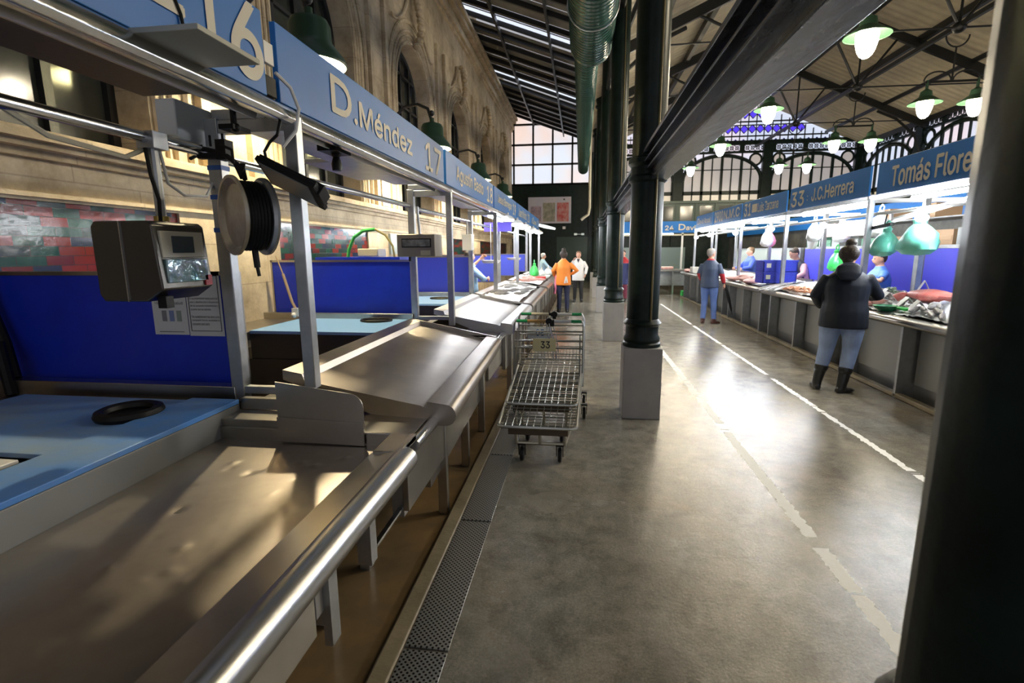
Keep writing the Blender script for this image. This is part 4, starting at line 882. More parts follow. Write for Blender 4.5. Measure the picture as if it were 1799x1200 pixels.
for a in((-2.133,-1.948,1.172,1.175),(-2.133,-1.948,1.475,1.478),(-2.133,-2.130,1.172,1.478),(-1.951,-1.948,1.172,1.478)): mb.box(a[0],a[1],2.503,2.5045,a[2],a[3])
obj('black_border',mb,INK,n2)
# tap at the left edge
t=thing('mixer_tap','dark tap with steel lever at the left edge below the blue partition','tap',(-3.15,2.3,0.82))
mb=MB(); mb.tube([(-3.17,2.35,0.82),(-3.20,2.35,1.12)],0.03,10); obj('tap_column',mb,RUBBER,t); mb=MB(); mb.tube([(-3.30,2.30,0.84),(-3.34,2.30,1.18)],0.016,8); mb.sphere((-3.28,2.28,0.84),0.035); obj('lever',mb,CHROME,t)
mb=MB(); mb.tube([(-3.37,2.45,1.49),(-3.33,2.44,1.3),(-3.26,2.43,1.1),(-3.22,2.42,0.9)],0.028,8); obj('dark_pipe',mb,RUBBER,label='dark leaning pipe in front of the blue partition at the left edge',cat='pipe')
t=thing('leaning_rod','pale jointed rod leaning against the blue partition of stall 17','rod',(-3.09,5.2,0.90))
mb=MB(); mb.tube([(-3.37,5.30,1.56),(-3.29,5.28,1.36)],0.008,6); mb.tube([(-3.29,5.28,1.36),(-3.17,5.22,1.05),(-3.11,5.2,0.95)],0.016,8); obj('rod',mb,mat('bronze_rod',(0.42,0.32,0.22),0.4,0.5),t)
mb=MB(); mb.box(-3.15,-3.08,5.16,5.22,0.90,0.99); mb.sphere((-3.12,5.15,0.915),0.03); obj('valve',mb,WHITE,t)
# behind stall 17
mb=MB(); mb.tube([(-2.62,5.5,1.50),(-2.60,5.5,1.62),(-2.53,5.5,1.76),(-2.42,5.5,1.83),(-2.28,5.5,1.845)],0.02,8); obj('green_hose',mb,mat('green_hose',(0.06,0.42,0.10),0.35),label='bright green hose arching above the partition of stall 17',cat='hose')
mb=MB(); mb.tube([(-2.28,5.5,1.845),(-2.16,5.5,1.78),(-2.08,5.5,1.66),(-2.06,5.5,1.5)],0.012,8); obj('olive_hose',mb,mat('olive_hose',(0.30,0.26,0.10),0.4),label='thin olive hose curving down beside the grey box scale',cat='hose')
mb=MB(); mb.box(-2.50,-2.26,5.5,5.75,1.545,1.635); obj('foam_box',mb,CREAM,bevel=0.01,label='cream foam box on the ledge behind the green hose',cat='box')
mb=MB(); mb.box(-3.0,-2.0,5.48,5.9,-0.02,1.54); obj('back_shelf',mb,BLUEP,label='blue cabinet behind the partition of stall 17, carrying the foam box',cat='cabinet')
mb=MB(); mb.box(XW+.001,XW+0.05,9.3,9.62,1.55,1.93); mb.box(XW+.05,XW+.055,9.33,9.59,1.6,1.9); obj('wall_cabinet',mb,mat('pale_cabinet',(0.35,0.42,0.42),0.3),label='narrow pale frame on the stone wall above the foam box',cat='frame')
mb=MB(); mb.box(XW+0.001,XW+0.03,9.05,9.55,2.42,2.95); obj('wall_picture',mb,mat('picture_mix',(0.55,0.53,0.50),0.5,var=0.6,vscale=9,vcol=(0.2,0.2,0.22)),label='small framed print on the pier between stone windows above stall 17',cat='picture')
t=thing('hanging_sign','small purple-blue sign hanging inside the first lit left stall','sign',(-1.76,10.9,2.0))
mb=MB(); mb.box(-2.06,-1.47,10.88,10.93,2.01,2.20); obj('board',mb,mat('violet_sign',(0.10,0.08,0.6),0.4,emit=0.25,ecol=(0.2,0.15,1)),t); mb=MB(); mb.tube([(-1.7,10.9,2.2),(-1.7,10.9,2.3)],0.01,5); obj('hanger',mb,GALV,t)
# light fittings of the lit stalls
def tube_light(name_label,p0,p1,group,r=0.022,m=TUBE):
    t=thing('tube_light',name_label,'tube light',p0,group)
    mb=MB(); mb.tube([p0,p1],r,8); obj('lit_tube',mb,m,t)
    a=Vector(p0);b=Vector(p1); mb=MB(); mb.bar(a+Vector((0,0,r+0.012)),b+Vector((0,0,r+0.012)),0.05,0.02); obj('housing',mb,WHITE,t); return t
for y0,y1,l in((8.5,9.9,'white tube light under the canopy of the first lit left stall'),(11.4,13.4,'white tube light under the canopy of the second lit left stall'),(14.3,16.3,'white tube light under the canopy of the farthest left stall')):
    tube_light(l,(-1.52,y0,2.17),(-1.52,y1,2.17),'tube lights of the left stalls')
def dome_light(loc,label,r=0.12):
    t=thing('dome_lamp',label,'lamp',loc,'round lamps under the left signs'); mb=MB(); mb.lathe([(0,-0.03),(r*0.9,-0.02),(r*0.95,0.0),(0,0.01)],loc,16); obj('lens',mb,mat('dome_glow',(1,1,1),0.3,emit=14,ecol=(0.95,0.97,1)),t)
    mb=MB(); mb.lathe([(r,0.0),(r*1.05,0.01),(r*0.6,0.06),(0.02,0.08),(0.02,0.12)],loc,16); obj('shade',mb,WHITE,t); return t
d0=dome_light((-1.28,9.0,2.14),'round lit lamp under the sign after number 18, nearest')
for y,l in((10.4,'round lit lamp second along under the left signs'),(12.0,'round lit lamp third along under the left signs'),(13.9,'round lit lamp fourth along under the left signs'),(15.8,'round lit lamp furthest under the left signs')): dup(d0,(-1.28,y,2.14),l)
# ---------------------------------------------------------------- TROLLEYS
def cyl_bar(pts,r,name,m,par,closed=False):
    mb=MB(); mb.tube(pts,r,7,closed=closed); return obj(name,mb,m,par)
def trolley(label,dy=0.0,dz=0.0,num='33',mirror=False):
    t=thing('platform_trolley',label,'trolley',(-0.3,4.3+dy,0.0),'platform trolleys nested in the aisle')
    # deck : rounded frame plus wire grid, rising slightly to the rear
    y0,y1=3.56+dy,5.0+dy; za=lambda y:0.30+dz+0.075*(y-y0)/(y1-y0)
    xl=lambda y:-0.595-0.045*(y-y0)/(y1-y0); xr=lambda y:-0.005+0.04*(y-y0)/(y1-y0)
    c=0.06; P=[]
    for cx,cy,a0 in((xl(y0)+c,y0+c,PI),(xr(y0)-c,y0+c,1.5*PI)):
        P+=[(cx+c*math.cos(a0+PI/2*k/5),cy+c*math.sin(a0+PI/2*k/5),za(cy)) for k in range(6)]
    P+=[(xr(y1),y1,za(y1)),(xl(y1),y1,za(y1))]
    cyl_bar(P,0.012,'deck_frame',WIRE,t,True)
    mb=MB(); n=11
    for i in range(1,n):
        f=i/n; mb.tube([(xl(y0)+(xr(y0)-xl(y0))*f,y0,za(y0)),(xl(y1)+(xr(y1)-xl(y1))*f,y1,za(y1))],0.003,4)
    k=0; y=y0+0.06
    while y<y1: mb.tube([(xl(y),y,za(y)-0.004),(xr(y),y,za(y)-0.004)],0.003 if k%3 else 0.006,4); y+=0.06; k+=1
    obj('wire_deck',mb,WIRE,t)
    mb=MB(); mb.box(-0.52,-0.07,y0+0.04,y0+0.06,za(y0)-0.07,za(y0)-0.015); obj('front_plate',mb,mat('rusty_steel',(0.12,0.09,0.06),0.6,0.5),t,bevel=0.003)
    mb=MB()
    for pts in(((-0.46,y0+0.06,za(y0)),(-0.46,y0+0.06,0.15)),((-0.09,y0+0.06,za(y0)),(-0.09,y0+0.06,0.15)),((-0.46,y0+0.07,0.155),(-0.09,y0+0.07,0.155)),((-0.46,y0+.07,0.16),(-0.60,y1-0.32,0.165),(-0.62,y1-0.2,0.2)),((-0.09,y0+.07,0.16),(0.02,y1-0.32,0.165),(0.035,y1-0.2,0.2)),((-0.28,y0+0.05,za(y0)-.02),(-0.28,y0+0.06,0.16)),((-0.60,y1-.3,0.165),(0.02,y1-.3,0.165))): mb.tube(pts,0.012,6)
    obj('chassis',mb,mat('old_chrome',(0.42,0.39,0.30),0.35,0.9),t)
    # casters
    for i,(x,y) in enumerate(((-0.42,y0+0.08),(-0.13,y0+0.08),(-0.60,y1-0.31),(0.06,y1-0.31))):
        mb=MB(); 
        for sx in(-1,1): mb.bar((x+sx*0.024,y,0.15),(x+sx*0.024,y+0.03,0.05),0.006,0.03)
        mb.box(x-.03,x+.03,y-.02,y+.03,0.14,0.155); cst=obj('caster',mb,RUBBER,t)
        mb=MB(); mb.lathe([(0,-0.014),(0.045,-0.016),(0.058,-0.010),(0.058,0.010),(0.045,0.016),(0,0.014)],(x,y+0.03,0.058),18,'X'); obj('wheel',mb,RUBBER,cst)
    # handle frame
    zt=0.90+dz*0.4; yh=y1; L=[(-0.655,yh,0.24),(-0.655,yh+0.02,zt-.04),(-0.64,yh+0.03,zt)]; R=[(0.045,yh,0.24),(0.045,yh+0.02,zt-.04),(0.03,yh+0.03,zt)]
    cyl_bar(L+R[::-1],0.013,'handle_frame',WIRE,t)
    mb=MB(); 
    for z in(0.80,0.70,0.63): mb.tube([(-0.655,yh+.01,z),(0.045,yh+.01,z)],0.008 if z>.65 else 0.011,6)
    for z in(0.46,0.57): mb.tube([(-0.655,yh+.01,z),(0.045,yh+.01,z)],0.005,6)
    for k in range(1,20): mb.tube([(-0.655+0.7*k/20,yh+.012,0.46),(-0.655+0.7*k/20,yh+.012,0.57)],0.0025,4)
    for x in(-0.62,0.01): mb.bar((x,yh-0.25,za(yh-.25)),(x,yh,0.70),0.012,0.006)
    obj('back_grid',mb,WIRE,t)
    for x0,x1,m in((-0.63,-0.52,mat('green_grip',(0.02,0.32,0.12),0.4)),(-0.08,0.02,MATS.get('green_grip')),(-0.52,-0.33,mat('amber_grip',(0.45,0.28,0.10),0.4) if num=='33' else CREAM),(-0.33,-0.25,RUBBER),(-0.25,-0.08,WHITE)):
        cyl_bar([(x0,yh+.03,zt),(x1,yh+.03,zt)],0.0165,'grip',m,t)
    # number plate
    x0,x1,z0,z1=(-0.46,-0.23,0.60,0.73) if num=='33' else (-0.56,-0.31,0.645,0.78)
    yp=yh-0.02 if num=='33' else yh+0.03
    mb=MB(); mb.box(x0,x1,yp,yp+0.003,z0,z1); p=obj('number_plate',mb,mat('cream_plate',(0.85,0.78,0.42),0.5) if num=='33' else mat('pale_plate',(0.8,0.86,0.9),0.5),t)
    xm=(x0+x1)/2+0.01; zm=(z0+z1)/2; u=(lambda a:2*xm-a) if mirror else (lambda a:a)
    obj('number',text_mesh(num,(xm-0.045,xm+0.045,zm-0.032,zm+0.038),lambda a,v,d:(u(a),yp-0.0005-d,v),0.001,0.01),INK if num=='33' else mat('blue_ink',(0.05,0.15,0.4),0.5),p,smooth=False)
    # child lock box
    mb=MB(); mb.lathe([(0.0,-0.03),(0.035,-0.03),(0.035,0.03),(0,0.03)],(-0.27 if num!='33' else -0.30,yh+0.03,zt+0.0),14,'Y'); mb.box(-0.31,-0.25,yh+.01,yh+.05,zt-0.05,zt+0.01); obj('coin_lock',mb,RUBBER,t)
    mb=MB(); 
    for s in(0,0.03): mb.tube([(-0.33+s,yh,zt-.02),(-0.31+s,yh-.01,zt-.12),(-0.26+s,yh-.01,0.60),(-0.25+s,yh-.01,0.50)],0.006,5)
    obj('lock_strap',mb,GALV,t)
    return t
trolley('front platform trolley with wire deck, green grips and the number plate 33')
trolley('rear nested platform trolley with the number 30 showing mirrored',0.42,0.05,'30',True)

# ================================================================ RIGHT STALLS
RY=[4.55,7.20,9.87,12.50,15.10,17.25]; XP=3.67
RN=['stall of the sign Tomás Flores','stall of the sign J.C.Herrera','stall 31 of Luis Zarzana','stall of the sign N.M.C','the farthest right-hand stall']
def right_frame(i):
    y0,y1=RY[i],RY[i+1]
    t=thing('stall_frame','steel frame, posts and white rails of '+RN[i],'stall frame',(XP,y1,0.9),'steel frames of the right stalls')
    for x,nm in((XP,'post'),(XP+0.65,'rear_post')):
        mb=MB(); mb.box(x-.032,x+.032,y1-.032,y1+.032,0.9,2.24); obj(nm,mb,GALV,t,bevel=0.004)
    mb=MB(); mb.prism([(XP-0.03,2.20),(XP+0.03,2.20),(XP+0.035,2.26),(XP-0.035,2.26)],'Y',y0+.03,y1); obj('front_rail',mb,CHROME,t)
    mb=MB(); mb.tube([(XP+0.1,y0+.03,2.04),(XP+0.1,y1,2.04)],0.02,8); mb.bar((XP,y1,2.2),(XP+1.2,y1,2.2),0.05); mb.bar((XP+.65,y0,2.1),(XP+.65,y1,2.1),0.04); obj('inner_rail',mb,WHITE,t)
    mb=MB(); mb.box(XP+0.04,XP+0.5,y0+.1,y1-.1,2.26,2.29); obj('canopy_panel',mb,GALV,t)
    return t
for i in range(5): right_frame(i)
def right_sign(y0,y1,label,texts):
    t=thing('sign_board',label,'sign',(XP,(y0+y1)/2,2.27),'blue signs over the right stalls')
    mb=MB(); mb.box(XP-0.008,XP+0.02,y0,y1,2.265,2.64); obj('board',mb,SIGNB,t,bevel=0.003)
    for s,(a,b,c,d),bo in texts: obj('lettering',text_mesh(s,(-a,-b,c,d),PR(XP-0.009),0.003,bo),LETTER,t,smooth=False)
    return t
right_sign(4.35,7.10,'blue sign reading Tomás Flores, cut off by the dark column',[('Tomás Flores',(6.80,5.42,2.33,2.565),0.012)])
right_sign(7.28,9.80,'blue sign reading 33 J.C.Herrera',[('33',(9.72,9.22,2.32,2.56),0.012),(':',(9.10,9.07,2.38,2.46),0),('J.C.Herrera',(8.93,7.66,2.355,2.55),0.012)])
right_sign(9.95,12.42,'blue sign reading 31 Luis Zarzana',[('31',(12.33,11.90,2.33,2.59),0.012),('■',(11.82,11.5,2.38,2.55),0),('Luis Zarzana',(11.45,10.33,2.37,2.55),0.01)])
right_sign(12.55,15.02,'blue sign reading N.M.C after the small numbers 2900',[('2900',(14.9,14.1,2.34,2.6),0.01),('N.M.C',(14.0,12.7,2.37,2.58),0.015)])
right_sign(15.15,17.2,'smallest blue sign of the right row at the corner post',[('David Rosal',(17.0,15.4,2.38,2.56),0.01)])
def right_counter(y0,y1,label,ice=True,bays=(0.5,)):
    t=thing('display_counter',label,'counter',(3.8,(y0+y1)/2,0),'display counters on the right')
    zt=lambda x:0.875+(x-3.3)*0.16
    mb=MB(); mb.prism([(3.36,0.80)]+[(3.36-0.05*math.sin(a),0.84-0.045*math.cos(a)) for a in [PI*k/8 for k in range(9)]]+[(3.42,0.885),(3.44,zt(3.44)-0.02),(4.2,zt(4.2)-0.02),(4.22,zt(4.22)+.03),(4.24,zt(4.2)+.03),(4.24,0.80)],'Y',y0,y1); obj('tray',mb,STEEL,t)
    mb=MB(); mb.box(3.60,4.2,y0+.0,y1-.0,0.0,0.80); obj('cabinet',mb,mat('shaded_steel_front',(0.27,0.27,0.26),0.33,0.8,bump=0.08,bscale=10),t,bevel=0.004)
    for k in range(3):
        yy=y0+.2+(y1-y0-.4)*k/2; mb=MB(); mb.box(3.42,3.62,yy-0.02,yy+0.02,0.0,0.82); obj('leg',mb,GALV,t,bevel=0.003)
    mb=MB(); mb.box(3.575,3.60,y0+0.25,y0+(y1-y0)*0.48,0.16,0.78); mb.box(3.575,3.60,y0+(y1-y0)*0.54,y1-.25,0.16,0.78); obj('front_panel',mb,mat('pale_grey_front',(0.30,0.30,0.28),0.35,0.5,bump=0.06,bscale=8),t,bevel=0.003)
    if ice:
        mb=MB(); n=60;m=14
        for i in range(n+1):
            for j in range(m+1):
                yy=y0+0.03+(y1-y0-0.06)*i/n; xx=3.45+0.73*j/m; mb.v.append((xx,yy,zt(xx)-0.01+0.018*random.random()+0.012*math.sin(yy*5+xx*7)))
        for i in range(n):
            for j in range(m): a=i*(m+1)+j; mb.f.append((a,a+1,a+m+2,a+m+1)); mb.mi.append(0)
        o=obj('ice_bed',mb,ICE,t); o['kind']='stuff'
    return t
right_counter(4.5,7.15,'steel counter with ice and fish below the sign Tomás Flores')
right_counter(7.25,9.85,'steel counter with ice and fish behind the person in the dark jacket')
right_counter(9.95,12.45,'steel counter with the blue crate and pink meat of stall 31')
right_counter(12.55,15.05,'steel counter with pale panel below the sign N.M.C')
right_counter(15.15,17.6,'steel counter with white foam box at the far corner')
mb=MB(); mb.box(3.42,3.50,-3,18,0.0,0.05); struct('trim_12',mb,CURB,bevel=0.01)
# back panels of the right stalls
BPM=mat('violet_blue_laminate',(0.06,0.06,0.60),0.4); GPM=mat('pale_green_panel',(0.36,0.40,0.36),0.45)
for y0,y1,m,l in((4.6,6.75,mat('scratched_blue_film',(0.05,0.14,0.55),0.25,bump=0.7,bscale=5,var=0.5,vscale=3,vcol=(0.18,0.28,0.7)),'glossy blue film-covered back panel beside the dark column'),(6.8,8.1,BPM,'flat violet-blue back panel right of the grey post'),(8.25,12.1,BPM,'blue back panel behind the person in the dark jacket'),(12.3,17.3,GPM,'pale grey-green back panel behind the N.M.C counter')):
    t=thing('stall_back_wall',l,'panel',(4.95,(y0+y1)/2,0),'back panels of the right stalls')
    mb=MB(); mb.box(4.93,4.96,y0,y1,0.05,1.60); obj('panel',mb,m,t); mb=MB(); mb.box(4.92,4.97,y0,y1,1.60,1.63); mb.box(4.90,4.97,y0-.04,y0+.04,0,1.63); obj('frame',mb,GALV,t)
# bright tubes and bulbs
for y0,y1,l in((4.9,6.6,'long white tube light in the Tomás Flores stall'),(7.5,9.5,'long white tube light in the J.C.Herrera stall'),(10.2,12.1,'long white tube light in stall 31'),(12.8,14.7,'long white tube light in the N.M.C stall'),(15.3,17.0,'long white tube light in the farthest right stall')):
    tube_light(l,(3.80,y0,2.17),(3.80,y1,2.17),'tube lights of the right stalls')
tube_light('pale tube slanting down over the green bags',(3.95,5.6,2.12),(3.80,6.9,1.93),'tube lights of the right stalls',0.018,mat('dim_tube',(0.8,0.85,0.9),0.3,emit=0.7))
def bulb_lamp(loc,label,r=0.06,tall=1.0):
    t=thing('bulb_lamp',label,'lamp',loc,'bare bright lamps in the right stalls'); mb=MB(); mb.sphere(loc,r,r*1.25,r*0.75*tall,14,10); obj('bulb',mb,mat('white_bulb',(1,1,1),0.3,emit=45,ecol=(0.93,0.96,1.0)),t)
    mb=MB(); mb.tube([(loc[0],loc[1],loc[2]+r*0.7*tall),(loc[0],loc[1],2.1)],0.01,6); obj('cord',mb,WHITE,t); return t
b0=bulb_lamp((3.72,6.25,1.93),'very bright oval lamp in front of the right green bag')
for x,y,z,l in((3.85,8.3,1.93,'bright lamp left of the dark-haired head in the J.C.Herrera stall'),(4.0,9.2,1.98,'bright lamp in the middle of the J.C.Herrera stall'),(4.1,7.8,2.0,'bright lamp beside the front post of J.C.Herrera'),(3.8,11.0,2.0,'bright lamp above the blue crates'),(3.8,13.4,2.0,'bright lamp in the N.M.C stall'),(3.7,15.6,2.02,'bright lamp near the corner post, right one'),(3.6,16.8,1.98,'bright lamp beside the corner post, left one')): dup(b0,(x,y,z),l)
# green bags
def bag(loc,label,sx=1,m=GREENB,cat='bag',group='hanging plastic bags',lean=0):
    t=thing('plastic_bag',label,cat,loc,group); x,y,z=loc; mb=MB(); rb=random.Random(hash(label)%997)
    n=20; prof=[(0.02,0.0),(0.10,0.012),(0.155,0.06),(0.16,0.13),(0.13,0.21),(0.085,0.27),(0.05,0.31),(0.055,0.35),(0.02,0.37)]
    for r,h in prof:
        for k in range(n):
            a=2*PI*k/n; rr=r*(1+0.10*math.sin(3*a+h*20)+0.05*rb.uniform(-1,1)); mb.v.append((x+rr*math.cos(a)*0.75+lean*h,y+rr*math.sin(a)*1.1*sx,z+h))
    for i in range(len(prof)-1):
        for k in range(n): mb.f.append((i*n+k,i*n+(k+1)%n,(i+1)*n+(k+1)%n,(i+1)*n+k)); mb.mi.append(0)
    mb.f.append(tuple(range(n))[::-1]); mb.mi.append(0)
    obj('bag_body',mb,m,t)
    mb=MB(); 
    for sg in(-1,1): mb.tube([(x+lean*.35,y+sg*0.03,z+0.34),(x+lean*.36,y+sg*0.05,z+0.41),(x+lean*.38,y,z+0.45)],0.010,6)
    obj('bag_handle',mb,m,t); return t
b1_=bag((3.82,7.12,1.50),'hanging pale green bag, left one under the black beam',1.0,lean=0.1); b1_.scale=(1.15,1.15,1.0)
b2_=bag((3.86,6.50,1.52),'hanging pale green bag, right one beside the bright oval lamp',1.25); b2_.scale=(1.3,1.3,1.15)
WBAG=mat('white_bag',(0.72,0.74,0.72),0.35,bump=0.4,bscale=10)
bag((4.3,9.3,1.22),'bright green bag hanging on the blue panel, left of the dark jacket',1.0,LIME)
bag((3.95,9.4,1.72),'white plastic bag hanging at the left of the J.C.Herrera stall',0.7,WBAG)
bag((4.15,8.9,1.70),'white plastic bag hanging in the middle of the J.C.Herrera stall',0.8,WBAG)
bag((4.1,7.75,1.75),'white plastic bag hanging near the front post of J.C.Herrera',0.7,WBAG)
bag((3.9,11.5,1.65),'white plastic bag hanging above the blue crates',0.7,WBAG)
bag((4.1,11.9,1.65),'pink plastic bag hanging above the meat of stall 31',0.7,mat('pink_bag',(0.75,0.25,0.42),0.35,bump=0.4,bscale=10))
mb=MB(); mb.bar((3.70,6.75,1.89),(3.72,7.35,1.85),0.04,0.035); mb.tube([(3.75,7.0,1.88),(3.77,7.0,2.04)],0.008,6); obj('black_beam_scale',mb,RUBBER,label='black bar hanging across the top of the left green bag',cat='bar')
# round dial scale and boxes
t=thing('dial_scale','white round dial scale hanging behind the post of J.C.Herrera','scale',(4.0,9.1,1.5)); mb=MB(); mb.lathe([(0,-0.03),(0.15,-0.03),(0.16,0),(0.15,0.03),(0,0.03)],(4.0,9.55,1.75),22,'X'); obj('dial',mb,WHITE,t); mb=MB(); mb.tube([(4.0,9.55,1.88),(4.0,9.55,2.1)],0.01,6); obj('hanger',mb,GALV,t)
mb=MB(); mb.box(4.1,4.2,8.1,8.9,1.80,2.02); obj('light_box',mb,mat('pink_glow_box',(0.9,0.75,0.75),0.4,emit=1.2),label='pale glowing box hanging high in the J.C.Herrera stall',cat='light box')
mb=MB(); mb.box(4.06,4.1,8.95,9.2,1.80,2.0); obj('pink_board',mb,mat('pink_board',(0.7,0.35,0.35),0.5),label='pink board beside the glowing box in the J.C.Herrera stall',cat='board')
t=thing('back_shelf','steel shelf with boxes on it above the blue back panels on the right','shelf',(5.3,8,1.6))
mb=MB(); mb.box(5.0,5.5,4.6,12.2,1.62,1.65); mb.box(5.0,5.5,4.6,12.2,2.02,2.04); obj('shelf_board',mb,GALV,t)
for y in(4.8,7.0,9.2,11.6): mb=MB(); mb.box(5.0,5.04,y-.02,y+.02,0,2.2); obj('upright',mb,GALV,t)
rb=random.Random(11); CARD=[mat('cardboard',(0.34,0.22,0.13),0.7),mat('grey_crate',(0.25,0.27,0.27),0.5),mat('pale_carton',(0.5,0.43,0.35),0.6),mat('green_carton',(0.08,0.22,0.14),0.6),mat('dark_carton',(0.05,0.05,0.06),0.6)]
words=['cardboard box','grey crate','pale carton','green carton','dark carton']
y=4.75;k=0
while y<12.0:
    w_=rb.uniform(0.2,0.45); h=rb.uniform(0.12,0.3); c=rb.randrange(5); lv=1.65 if k%3 else 2.04
    mb=MB(); mb.box(5.05,5.4,y,y+w_,lv,lv+h*(1 if lv<2 else .7)); mb.box(5.045,5.05,y+.02,y+w_-.02,lv+h*.3,lv+h*.6)
    near=['beside the dark column','above the film-covered panel','behind the bright oval lamp','behind the right green bag','behind the left green bag','above the grey post','behind the front post','behind the dark-haired head','left of the dark-haired head','behind the glowing box','behind the dial scale','behind the pink board','above the bright green bag','above the bending vendor','behind the pink bag','above the blue crates','left of the crates','near the pale panel','at the shelf end','far end of shelf','far end of the shelf','last on the shelf','last of all','rearmost','rearmost one']
    obj('storage_box',mb,CARD[c],bevel=0.004,label=words[c]+' on the back shelf '+('upper board ' if lv>2 else '')+near[min(k,24)],cat='box',group='boxes on the back shelf at the right'); y+=w_+rb.uniform(0.02,0.12); k+=1
mb=MB(); mb.box(7.0,7.06,4,26,2.2,2.62); obj('rear_sign',mb,SIGNB,label='plain blue sign backs of the next row behind the right stalls',cat='sign')
mb=MB(); mb.box(7.1,7.2,4,26,0,2.2); obj('row_backing',mb,mat('dark_backing',(0.05,0.055,0.055),0.5,var=0.5,vscale=2,vcol=(0.15,0.15,0.14)),label='dark backs of the next stall row seen over the right panels',cat='partition')
# crates on the counter
def crate(z,label):
    t=thing('plastic_crate',label,'crate',(3.75,10.35,z),'blue crates on the counter of stall 31'); m=mat('royal_crate',(0.04,0.06,0.58),0.4)
    x0,x1,y0,y1,h=3.42,4.02,10.12,10.55,0.215
    mb=MB(); mb.box(x0,x1,y0,y1,z,z+.012)
    for a in((x0,x1,y0,y0+.015),(x0,x1,y1-.015,y1),(x0,x0+.015,y0,y1),(x1-.015,x1,y0,y1)): mb.box(*a,z,z+h-.005)
    for k in range(7): xx=x0+.03+k*.09; mb.box(xx,xx+.012,y0-.008,y0,z+.01,z+h-.02)
    obj('crate_wall',mb,m,t,bevel=0.002)
    mb=MB(); 
    for a in((x0-.01,x1+.01,y0-.01,y0+.02),(x0-.01,x1+.01,y1-.02,y1+.01),(x0-.01,x0+.02,y0,y1),(x1-.02,x1+.01,y0,y1)): mb.box(*a,z+h-.03,z+h)
    obj('rim',mb,m,t,bevel=0.003); mb=MB(); mb.box(x0+.05,x0+.13,y0-.009,y0-.008,z+.08,z+.16); obj('label_sheet',mb,PAPER,t); return t
crate(0.965,'lower of the two blue plastic crates on the counter of stall 31'); crate(1.18,'upper of the two blue plastic crates on the counter of stall 31')
# fish, meat and price cards
def fish_mesh(name,Lh=0.36,w=0.035,h=0.05,m=None):
    mb=MB(); n=10; secs=[(0,0.15,0.2),(0.06,0.6,0.6),(0.2,1,1),(0.45,0.95,0.95),(0.7,0.55,0.5),(0.86,0.22,0.25),(0.9,0.12,0.35),(1.0,0.05,0.9)]
    for f,a,b in secs:
        for k in range(n):
            t=2*PI*k/n; mb.v.append((Lh*(f-0.5),w*a*math.cos(t),h*b*math.sin(t)*0.5))
    for i in range(len(secs)-1):
        for k in range(n): mb.f.append((i*n+k,i*n+(k+1)%n,(i+1)*n+(k+1)%n,(i+1)*n+k)); mb.mi.append(0)
    mb.f+= [tuple(range(n))[::-1],tuple((len(secs)-1)*n+k for k in range(n))]; mb.mi+=[0,0]
    return mb
SILV=mat('silver_fish',(0.62,0.62,0.64),0.3,0.1,var=0.5,vscale=8,vcol=(0.22,0.23,0.26)); PINKF=mat('pink_fish',(0.62,0.33,0.28),0.3,var=0.4,vscale=12); GREYF=mat('grey_fish',(0.30,0.29,0.29),0.3,var=0.4,vscale=12)
RED=mat('red_tuna',(0.55,0.09,0.08),0.3,bump=0.2,var=0.5,vscale=6,vcol=(0.72,0.32,0.26)); ORA=mat('orange_prawn',(0.72,0.30,0.14),0.35,bump=0.3,var=0.4,vscale=18,vcol=(0.8,0.5,0.35)); WHF=mat('white_squid',(0.80,0.76,0.74),0.3)
fs=random.Random(5)
def scatter(n,kind,m,area,label,group,L,w,h,ang,z0=lambda x:0.885+(x-3.3)*0.16,tilt=0):
    first=None
    for k in range(n):
        x=fs.uniform(area[0],area[1]); y=fs.uniform(area[2],area[3]); a=ang+fs.uniform(-0.25,0.25); z=z0(x)+0.02+fs.random()*0.03
        if first is None:
            first=obj(kind,fish_mesh(kind,L,w,h),m,label=label,cat='fish',group=group); first.location=(x,y,z); first.rotation_euler=(fs.uniform(1.2,1.9)*0+PI/2*0.9,tilt,a)
        else:
            c=first.copy(); COL.objects.link(c); c.location=(x,y,z); c.rotation_euler=(first.rotation_euler[0],tilt,a); s_=fs.uniform(0.85,1.15); c.scale=(s_,s_,s_)
scatter(26,'silver_fish',SILV,(3.5,3.85,5.2,6.05),'long silvery fish lying in rows near the counter rim beside the dark column','silver fish of Tomás Flores',0.42,0.03,0.05,0.9)
scatter(12,'pink_fish',PINKF,(3.45,3.65,6.5,7.0),'pinkish fish at the counter edge right of the dark jacket','pink fish of Tomás Flores',0.30,0.035,0.06,0.3)
scatter(16,'grey_fish',GREYF,(3.6,4.1,6.4,7.1),'grey fish on the ice between the white price cards','grey fish of Tomás Flores',0.28,0.03,0.05,1.2)
scatter(18,'silver_fish',SILV,(3.38,3.6,9.3,9.8),'thin silver fish hanging with tails over the counter edge by the crates','scabbard fish by the crates',0.5,0.016,0.03,0.2,tilt=-0.25)
scatter(14,'white_squid',WHF,(3.7,4.1,7.5,9.0),'white squid on the ice behind the prawns','squid of J.C.Herrera',0.22,0.035,0.05,0.8)
zl=lambda x:0.955-(x+1.61)*0.182
scatter(22,'grey_fish',GREYF,(-1.4,-0.95,8.0,10.6),'small grey fish scattered on the ice of the first lit left counter','grey fish on the left ice',0.22,0.03,0.04,0.5,zl)
scatter(18,'pink_fish',PINKF,(-1.4,-0.95,11.5,13.6),'small pinkish fish on the ice of the second lit left counter','pink fish on the left ice',0.22,0.03,0.04,0.5,zl)
scatter(12,'silver_fish',SILV,(-1.4,-0.95,14.3,16.6),'silver fish on the ice of the farthest left counter','silver fish on the left ice',0.3,0.03,0.04,0.5,zl)
